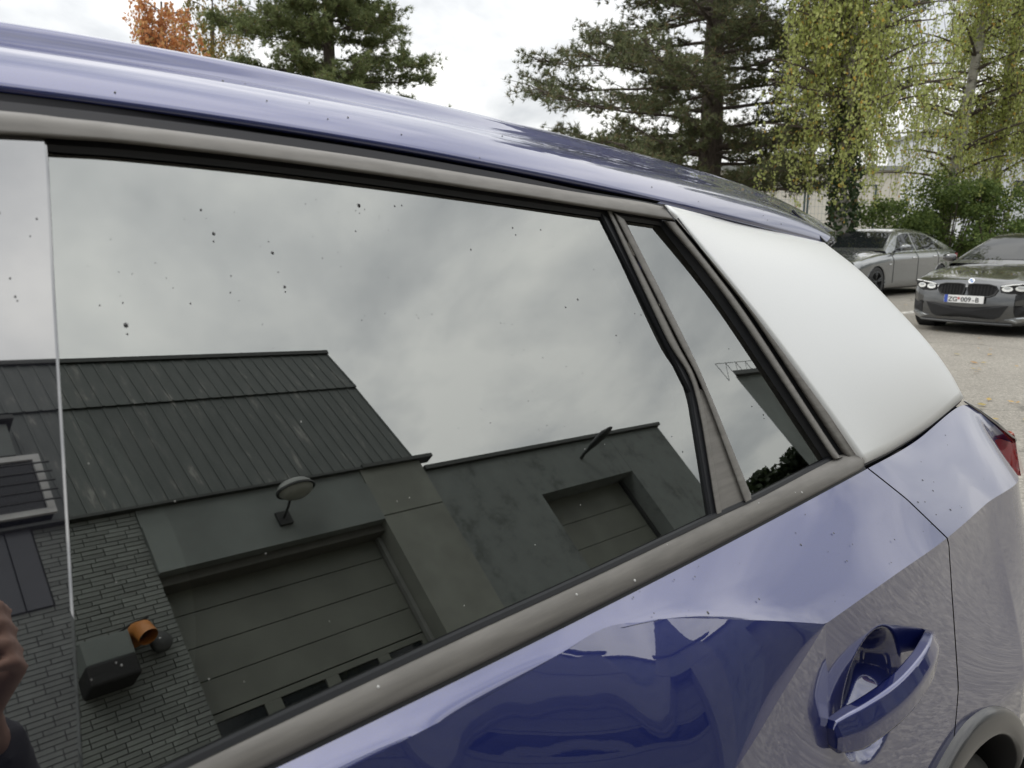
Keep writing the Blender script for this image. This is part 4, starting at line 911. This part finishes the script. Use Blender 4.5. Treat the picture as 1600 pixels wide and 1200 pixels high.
# ------------------------------------------------------------------ vegetation
def leaf_mesh(name, centers, u, w, mat, parent, kind=None):
    """rhombic leaves: centres (N,3), half-length vectors u, half-width vectors w"""
    N = len(centers); V = np.empty((N, 4, 3)); V[:, 0] = centers-u; V[:, 1] = centers-w; V[:, 2] = centers+u; V[:, 3] = centers+w
    me = bpy.data.meshes.new(name); me.vertices.add(N*4); me.loops.add(N*4); me.polygons.add(N)
    me.vertices.foreach_set('co', V.reshape(-1)); me.loops.foreach_set('vertex_index', np.arange(N*4, dtype=np.int32)); me.polygons.foreach_set('loop_start', np.arange(0, N*4, 4, dtype=np.int32))
    try: me.polygons.foreach_set('loop_total', np.full(N, 4, dtype=np.int32))
    except Exception: pass
    me.materials.append(mat); me.update(); me.validate(); o = bpy.data.objects.new(name, me); col.objects.link(o); o.parent = parent
    if kind: o['kind'] = kind
    return o
def needle_mesh(name, base, dirs, per, ln, wd, mat, parent):
    N = len(base); b = np.repeat(base, per, axis=0); d = np.repeat(dirs, per, axis=0)
    r = rng.normal(size=(N*per, 3)); r /= np.linalg.norm(r, axis=1)[:, None]; dd = d*.75+r*.75; dd /= np.linalg.norm(dd, axis=1)[:, None]
    L = ln*rng.uniform(.7, 1.2, (N*per, 1)); sd = np.cross(dd, rng.normal(size=(N*per, 3))); sd /= np.linalg.norm(sd, axis=1)[:, None]
    V = np.empty((N*per, 3, 3)); V[:, 0] = b-sd*wd; V[:, 1] = b+sd*wd; V[:, 2] = b+dd*L
    n = N*per; me = bpy.data.meshes.new(name); me.vertices.add(n*3); me.loops.add(n*3); me.polygons.add(n)
    me.vertices.foreach_set('co', V.reshape(-1)); me.loops.foreach_set('vertex_index', np.arange(n*3, dtype=np.int32)); me.polygons.foreach_set('loop_start', np.arange(0, n*3, 3, dtype=np.int32))
    try: me.polygons.foreach_set('loop_total', np.full(n, 3, dtype=np.int32))
    except Exception: pass
    me.materials.append(mat); me.update(); me.validate(); o = bpy.data.objects.new(name, me); col.objects.link(o); o.parent = parent; return o
def unit(v): v = np.array(v, float); return v/np.linalg.norm(v)

def pine(name, label, loc, H, trunk_r, h0, reach, whorls, mat, seed, sub=10, tpb=6, per=14, nl=.15, wd=.009, gap=.10, lean=(0, 0), droop=.12):
    g = np.random.default_rng(seed); root = thing(name, label, 'tree', loc, 0, 'conifers behind the car park')
    tp = [np.array([lean[0]*t*t, lean[1]*t*t, H*t]) for t in np.linspace(0, 1, 14)]
    MB().tube([p+g.normal(0, .02, 3)*[1, 1, 0] for p in tp], [trunk_r*(1-.88*(i/13)**1.1)+.02 for i in range(14)], 14).build('trunk', M['bark'], root, smooth=True)
    br = MB(); base = []; dirs = []
    for k in range(whorls):
        f = k/(whorls-1); h = h0+(H-h0-.3)*f**1.05; nb = int(g.integers(4, 7)); a0 = g.uniform(0, 6.28)
        for j in range(nb):
            if g.random() < gap: continue
            a = a0+6.283*j/nb+g.normal(0, .25); Lb = reach*(1-.86*f**1.35)*g.uniform(.62, 1.12)*(.8+.2*min(1, f*8)); hh = h+g.uniform(-.2, .2)
            o = np.array([lean[0]*(hh/H)**2, lean[1]*(hh/H)**2, hh]); d = np.array([math.cos(a), math.sin(a), 0]); side = np.array([-math.sin(a), math.cos(a), 0]); wob = g.normal(0, .12)
            def P(t): return o+d*Lb*t+side*Lb*wob*t*t+np.array([0, 0, Lb*(.10*t-droop*2.2*t*t+(droop*2.0)*t**3.2)+.02*g.normal()])
            pts = [P(t) for t in np.linspace(0, 1, 8)]; br.tube(pts, [max(.010, trunk_r*.17*(1-.5*f)*(1-t*.85)) for t in np.linspace(0, 1, 8)], 6)
            for q in range(sub):
                t = g.uniform(.06, 1.0)**.75; c = P(t); sl = Lb*g.uniform(.10, .26)*(1.2-t*.55)+.18; sd = side*(1 if g.random() < .5 else -1); bd = unit(d*g.uniform(.4, 1.0)+sd*g.uniform(.4, 1.1)+np.array([0, 0, g.uniform(-.15, .45)]))
                e = c+bd*sl; br.tube([c, (c+e)/2+np.array([0, 0, .03]), e], [.014, .010, .005], 4, cap=False)
                for w_ in range(tpb):
                    tt = g.uniform(.25, 1.05); p = c+bd*sl*tt+g.normal(0, .07, 3); base.append(p); dirs.append(unit(bd*.6+np.array([0, 0, .5])+g.normal(0, .5, 3)))
                for w_ in range(2):      # side twigs
                    e2 = c+bd*sl*g.uniform(.4, .9)+g.normal(0, .12, 3); base.append(e2); dirs.append(unit(g.normal(0, .5, 3)+np.array([0, 0, .5])))
    br.build('branch_work', M['bark'], root)
    needle_mesh('crown', np.array(base), np.array(dirs), per, nl, wd, mat, root); return root

def birch(name, label, loc, H, r, spread, nstr, seed, lean, lmin=2.2, zone=None, trunk=True, leafmat='birch_leaf', ls=.034, ivy=False, group='birches behind the parked saloons', barkmat='birch_bark'):
    g = np.random.default_rng(seed); root = thing(name, label, 'tree', loc, 0, group)
    tr = lambda t: np.array([lean[0]*t, lean[1]*t, H*t])+np.array([.12*math.sin(5*t+seed), .10*math.sin(4*t+seed*2), 0])
    MB().tube([tr(t) for t in np.linspace(0, 1, 20)], [r*(1-.85*t)+.012 for t in np.linspace(0, 1, 20)], 12).build('trunk', M[barkmat], root, smooth=True)
    br = MB(); C = []; U = []; Wv = []
    nbr = max(10, nstr//9)
    for b in range(nbr):
        t0 = g.uniform(lmin/H, .97); o = tr(t0); a = g.uniform(0, 6.283); Lb = spread*(1.05-.75*t0)*g.uniform(.5, 1.1); d = np.array([math.cos(a), math.sin(a), 0]); up = g.uniform(.25, .7)
        P = lambda t: o+d*Lb*t+np.array([0, 0, Lb*(up*t-.55*up*t*t)])
        br.tube([P(t) for t in np.linspace(0, 1, 6)], [r*.28*(1-t0*.6)*(1-.85*t)+.006 for t in np.linspace(0, 1, 6)], 5)
        for q in range(9):
            t = g.uniform(.25, 1.0); s0 = P(t)+g.normal(0, .08, 3); ln = g.uniform(.6, 2.1); sw = g.normal(0, .18, 2); n = int(ln*26)
            e = s0+np.array([sw[0]*ln, sw[1]*ln, -ln]); br.tube([s0, (s0+e)/2+np.array([*(d[:2]*.10), .08]), e], [.006, .005, .003], 3, cap=False)
            tt = g.uniform(0, 1, n)[:, None]; mid = (s0+e)/2+np.array([*(d[:2]*.10), .08])
            pos = (1-tt)**2*s0+2*tt*(1-tt)*(2*mid-.5*(s0+e))+tt**2*e+g.normal(0, .055, (n, 3)); C.append(pos)
            dn = g.normal(0, .5, (n, 3))+np.array([0, 0, -.8]); dn /= np.linalg.norm(dn, axis=1)[:, None]; sd = np.cross(dn, g.normal(size=(n, 3))); sd /= np.linalg.norm(sd, axis=1)[:, None]
            sz = ls*g.uniform(.65, 1.25, (n, 1)); U.append(dn*sz); Wv.append(sd*sz*.72)
    br.build('branch_work', M['bark'], root); leaf_mesh('crown', np.concatenate(C), np.concatenate(U), np.concatenate(Wv), M[leafmat], root)
    if ivy:
        n = 2600; t = g.uniform(.02, .34, n); a = g.uniform(0, 6.283, n); rr = r+np.abs(g.normal(.06, .07, n))
        pos = np.array([tr(x) for x in t])+np.stack([np.cos(a)*rr, np.sin(a)*rr, np.zeros(n)], 1); dn = g.normal(0, .5, (n, 3))+np.array([0, 0, -.7]); dn /= np.linalg.norm(dn, axis=1)[:, None]; sd = np.cross(dn, g.normal(size=(n, 3))); sd /= np.linalg.norm(sd, axis=1)[:, None]
        leaf_mesh('ivy', pos, dn*.05, sd*.045, M['ivy_leaf'], root)
    return root

def bush(name, label, cat, loc, size, n, seed, leafmat, ls, group=None, clumps=26, stems=True):
    g = np.random.default_rng(seed); root = thing(name, label, cat, loc, 0, group); C = []; U = []; Wv = []; st = MB()
    for k in range(clumps):
        a = g.uniform(0, 6.283); rr = math.sqrt(g.random()); zc = g.uniform(.12, 1.0)
        c = np.array([size[0]*rr*math.cos(a)*(1-.35*zc**2), size[1]*rr*math.sin(a)*(1-.35*zc**2), size[2]*zc*(1-.22*rr*rr)]); s = g.uniform(.22, .42)*min(size[0], size[1], size[2])*1.1
        m = n//clumps; p = g.normal(0, 1, (m, 3)); p /= np.linalg.norm(p, axis=1)[:, None]; p = c+p*s*g.uniform(.25, 1.1, (m, 1))*np.array([1, 1, .7]); p[:, 2] = np.abs(p[:, 2]); C.append(p)
        dn = g.normal(0, .7, (m, 3))+np.array([0, 0, -.35]); dn /= np.linalg.norm(dn, axis=1)[:, None]; sd = np.cross(dn, g.normal(size=(m, 3))); sd /= np.linalg.norm(sd, axis=1)[:, None]; sz = ls*g.uniform(.6, 1.3, (m, 1)); U.append(dn*sz); Wv.append(sd*sz*.62)
        st.tube([(c[0]*.15, c[1]*.15, 0), (c[0]*.55, c[1]*.55, c[2]*.55), tuple(c)], [.035, .022, .008], 5)
    st.build('stem_work', M['bark'], root); leaf_mesh('crown', np.concatenate(C), np.concatenate(U), np.concatenate(Wv), M[leafmat], root); return root

def gpos(px, depth):
    p = at_depth(px, 374, depth); return (float(p[0]), float(p[1]), float(ground_z(p[0], p[1])))
def build_green():
    pine('pine_tree', 'large dark pine with a thick bare trunk, right behind the car roof', gpos(1102, 22), 16.5, .37, 2.6, 5.7, 30, M['needles_dark'], 3, sub=28, tpb=8, per=12, nl=.16, wd=.012, gap=.03, lean=(.15, 0))
    pine('pine_tree', 'mid-green pine rising above the car roof, left of the bright sky gap', gpos(528, 24), 14.5, .25, 3.0, 3.7, 24, M['needles_green'], 5, sub=28, tpb=9, per=12, nl=.16, wd=.012, gap=.04, lean=(-.1, .1))
    birch('maple_tree', 'small orange autumn tree at the far left above the car roof', gpos(270, 27), 9.2, .14, 3.4, 520, 21, (.2, .1), lmin=4.6, leafmat='orange_leaf', ls=.062, group='autumn trees at the left', barkmat='bark')
    birch('ash_tree', 'thin sparsely leaved tree between the orange tree and the mid-green pine', gpos(345, 31), 12.5, .16, 2.6, 230, 22, (.3, .2), lmin=5.0, leafmat='sparse_leaf', ls=.055, group='autumn trees at the left', barkmat='bark')
    birch('birch_tree', 'drooping yellow-green birch with an ivy-clad trunk beside the large pine', gpos(1312, 18), 12.5, .20, 2.9, 1500, 31, (-.1, .1), lmin=3.2, ivy=True, ls=.040)
    birch('birch_tree', 'birch with a pale leaning trunk, standing behind the silver-grey saloon', gpos(1470, 22), 14.0, .17, 3.3, 950, 32, (1.0, -.6), lmin=2.8, ls=.040)
    birch('birch_tree', 'slimmer birch at the right edge, trunk just right of the leaning one', gpos(1535, 23), 13.5, .14, 3.1, 850, 33, (.35, -.25), lmin=3.0, ls=.040)
    birch('birch_tree', 'birch outermost at the right, mostly outside the picture', gpos(1690, 22), 13.5, .17, 3.2, 900, 34, (-.3, .2), lmin=2.6, ls=.040)
    for i, (px, dp, sz, n, lb) in enumerate([(1395, 21.5, (1.7, 1.3, 2.5), 9500, 'green hornbeam bush above the roof of the silver-grey saloon'), (1478, 21.0, (1.7, 1.4, 3.2), 11000, 'tall green hornbeam bush between the two parked saloons'), (1560, 20.5, (1.6, 1.4, 2.9), 8500, 'green hornbeam bush right behind the dark grey saloon'), (1650, 20.5, (1.7, 1.4, 2.8), 6000, 'green hornbeam bush at the right edge of the picture')]):
        bush('hornbeam_bush', lb, 'bush', gpos(px, dp), sz, n, 50+i, 'hornbeam_leaf', .045, 'hornbeam bushes behind the parked saloons')
    bush('low_hedge', 'low clipped hedge along the fence behind the silver-grey saloon', 'hedge', gpos(1420, 24), (4.6, .5, 1.5), 9000, 61, 'hornbeam_leaf', .05, clumps=50)
    # trees across the yard, mirrored low in the quarter glass
    bush('dark_hedge', 'dark overgrown hedge beyond the annex, mirrored low in the quarter glass', 'hedge', (29, -12.4, 0), (8.0, 1.4, 5.3), 42000, 71, 'hedge_leaf', .13, clumps=170)
build_green()

# ------------------------------------------------------------------ fence and far buildings
def build_far():
    for i, (p0, p1, dp, lb) in enumerate([(1148, 1253, 25, 'blue-grey wire fence panel at the foot of the large pine'), (1258, 1362, 25, 'blue-grey wire fence panel partly behind the ivy-clad birch'), (1042, 1143, 25, 'blue-grey wire fence panel left of the large pine trunk')]):
        a, b = np.array(gpos(p0, dp)), np.array(gpos(p1, dp)); d = b-a; Ln = np.linalg.norm(d); rz = math.atan2(d[1], d[0])
        f = thing('fence_panel', lb, 'fence', tuple(a), rz, 'fence panels behind the trees'); T = 2.95
        for x in (0, Ln): MB().tube([(x, 0, 0), (x, 0, T)], .035, 8).build('post', M['fence_paint'], f)
        for z in (T-.03, .35): MB().tube([(.03, 0, z), (Ln-.03, 0, z)], .025, 8).build('rail', M['fence_paint'], f)
        mb = MB()
        for x in np.arange(.12, Ln, .12): mb.tube([(x, 0, .35), (x, 0, T-.03)], .0035, 4, cap=False)
        for z in np.arange(.5, T, .22): mb.tube([(.03, 0, z), (Ln-.03, 0, z)], .0035, 4, cap=False)
        tag(mb.build('wire_mesh', M['fence_paint'], f), kind='stuff')
    def shed(name, label, p0, p1, dp, h, mat, depth=12, bands=()):
        a, b = np.array(gpos(p0, dp)), np.array(gpos(p1, dp)); d = b-a; Ln = np.linalg.norm(d); rz = math.atan2(d[1], d[0]); s = thing(name, label, 'building', tuple(a), rz)
        MB().box((0, 0, 0), (Ln, depth, h)).build('wall', M[mat], s); MB().box((-.3, -.3, h+.002), (Ln+.3, depth+.3, h+.25)).build('roof', M['galvanised'], s)
        k = 0; x = 1.0
        while x+1.6 < Ln:
            for z in bands: MB().box((x, -.06, z), (x+1.4, -.002, z+1.1)).build('window', M['far_glass_solid'], s)
            x += 2.4
        return s
    shed('cream_shed', 'long cream-coloured shed behind the fence and the large pine', 930, 1400, 46, 5.2, 'pale_wall')
    shed('office_block', 'pale blue-grey block glimpsed through the birches at the right edge', 1500, 1860, 55, 9.2, 'pale_wall_cool', bands=(1.2, 4.2, 7.0))
build_far()

# ------------------------------------------------------------------ photographer (only mirrored in the glossy pillar and doors)
def build_person():
    fh = unit([C_f[0], C_f[1], 0]); rt = C_r; up = np.array([0, 0, 1.0])
    ph = thing('phone', 'dark smartphone held sideways by the photographer, mirrored in the pillar panel', 'phone', tuple(CAM-fh*.016+rt*.098+up*.040), R(-YAW))
    MB().box((-.080, -.004, -.039), (.080, .004, .039)).build('phone_body', M['phone_body'], ph, bevel=.003)
    MB().box((-.076, -.0048, -.0355), (.076, -.0042, .0355)).build('screen', M['dark_pane'], ph)
    B = CAM-fh*.47+rt*.05; B[2] = 0
    def W(r, f, z): return B+rt*r+fh*f+up*z
    person = thing('person', 'photographer in a dark jacket holding a phone, mirrored in the glossy pillar panel', 'person', tuple(B))
    def loc_(p): return tuple(np.array(p)-B)
    def remesh(mb, name, mat, vox, smooth=6):
        mb.v = [loc_(v) for v in mb.v]; o = mb.build(name, mat, person, smooth=True)
        r = o.modifiers.new('remesh', 'REMESH'); r.mode = 'VOXEL'; r.voxel_size = vox; r.use_smooth_shade = True; s = o.modifiers.new('smooth', 'SMOOTH'); s.factor = .5; s.iterations = smooth; return o
    phc = CAM-fh*.016+rt*.098+up*.040
    gripR = phc+rt*.098-fh*.006; gripL = phc-rt*.098-fh*.006
    shR, shL = W(.19, -.02, 1.43), W(-.19, -.02, 1.43); elR, elL = W(.42, .18, 1.20), W(-.30, .14, 1.12); wrR, wrL = gripR-fh*.06+rt*.035-up*.035, gripL-fh*.07-rt*.03-up*.05
    body = MB()
    body.tube([W(0, 0, .90), W(0, 0, 1.05), W(0, 0, 1.25), W(0, 0, 1.42)], [.13, .12, .14, .11], 16, flat=(1.15, .8))
    body.tube([W(0, -.01, 1.40), W(0, .02, 1.50), W(0, .03, 1.56)], [.06, .055, .055], 12)
    # head with brow, nose, chin, ears
    hc = W(0, .05, 1.64)
    def ball(mb, c, r, sc=(1, 1, 1), n=10):
        V = []; F = []; S = 14
        for i in range(n+1):
            ph_ = math.pi*i/n
            for k in range(S):
                th = 2*math.pi*k/S; q = np.array([math.sin(ph_)*math.cos(th)*sc[0], math.sin(ph_)*math.sin(th)*sc[1], math.cos(ph_)*sc[2]])*r; V.append(c+rt*q[0]+fh*q[1]+up*q[2])
        for i in range(n):
            for k in range(S): F.append((i*S+k, (i+1)*S+k, (i+1)*S+(k+1) % S, i*S+(k+1) % S))
        mb.add(V, F)
    ball(body, hc, .1, (.78, .95, 1.18)); ball(body, hc+fh*.04-up*.075, .055, (.9, 1, .8)); ball(body, hc+fh*.098-up*.015, .018, (.8, 1, 1.5)); ball(body, hc+fh*.085-up*.055, .022, (1.3, .6, .5))
    for s in (-1, 1): ball(body, hc+rt*s*.08-fh*.01, .026, (.4, .8, 1.2)); ball(body, hc+rt*s*.032+fh*.083+up*.012, .016, (1.2, .5, .7))
    for s, sh, el, wr in ((1, shR, elR, wrR), (-1, shL, elL, wrL)):
        body.tube([sh, (sh+el)/2, el], [.052, .047, .042], 10); body.tube([el, (el+wr)/2, wr], [.042, .036, .026], 10)
        body.tube([W(s*.09, 0, .92), W(s*.10, .01, .48), W(s*.10, -.01, .09)], [.085, .058, .042], 10); body.tube([W(s*.10, -.05, .05), W(s*.11, .14, .045)], [.042, .034], 8)
        # hand: palm, four fingers in front of the phone's back, thumb on the screen side
        g = gripR if s > 0 else gripL; palm = g-fh*.012+rt*s*.022
        body.tube([wr, (wr+palm)/2, palm-up*.01, palm+up*.03], [.026, .030, .034, .026], 10, flat=(.75, 1.1))
        for k in range(4):
            z = .045-.024*k; L_ = (.030, .034, .032, .024)[k]
            body.tube([palm+up*z*.9+rt*s*.006, g+rt*s*.012+fh*.022+up*z, g-rt*s*.012+fh*.034+up*z, g-rt*s*(.012+L_)+fh*.026+up*(z-.004)], [.0105, .010, .0095, .008], 8)
        body.tube([palm-up*.018, g+rt*s*.008-fh*.026-up*.012, g-rt*s*.022-fh*.022+up*.004, g-rt*s*.045-fh*.016+up*.014], [.014, .012, .0105, .0085], 8)
    remesh(body, 'body', M['skin'], .0065, 4)
    jk = MB(); jk.tube([W(0, 0, .84), W(0, 0, 1.0), W(0, 0, 1.25), W(0, 0, 1.40), W(0, 0, 1.47)], [.175, .17, .185, .17, .085], 20, flat=(1.12, .8)); jk.tube([shL, W(0, -.01, 1.45), shR], [.075, .085, .075], 12)
    for sh, el, wr in ((shR, elR, wrR), (shL, elL, wrL)): jk.tube([sh, (sh+el)/2, el], [.078, .072, .065], 12); jk.tube([el, (el*.5+wr*.5), el*.14+wr*.86], [.065, .056, .046], 12)
    remesh(jk, 'jacket', M['jacket'], .012, 5)
    tr_ = MB(); tr_.tube([W(0, 0, .82), W(0, 0, .93)], [.165, .165], 16, flat=(1.05, .85))
    for s in (-1, 1): tr_.tube([W(s*.085, 0, .92), W(s*.10, .01, .50), W(s*.10, -.01, .10)], [.105, .078, .068], 12)
    remesh(tr_, 'trousers', M['trousers'], .015, 4)
    for s in (-1, 1):
        so = MB().tube([W(s*.10, -.09, .045), W(s*.10, 0, .055), W(s*.11, .10, .042), W(s*.115, .18, .035)], [.044, .052, .046, .030], 12); so.v = [loc_(v) for v in so.v]; so.build('shoe', M['shoe'], person, smooth=True)
    hr = MB(); ball(hr, hc-fh*.018+up*.03, .108, (.80, .93, 1.02)); remesh(hr, 'hair', M['hair'], .012, 3)
build_person()
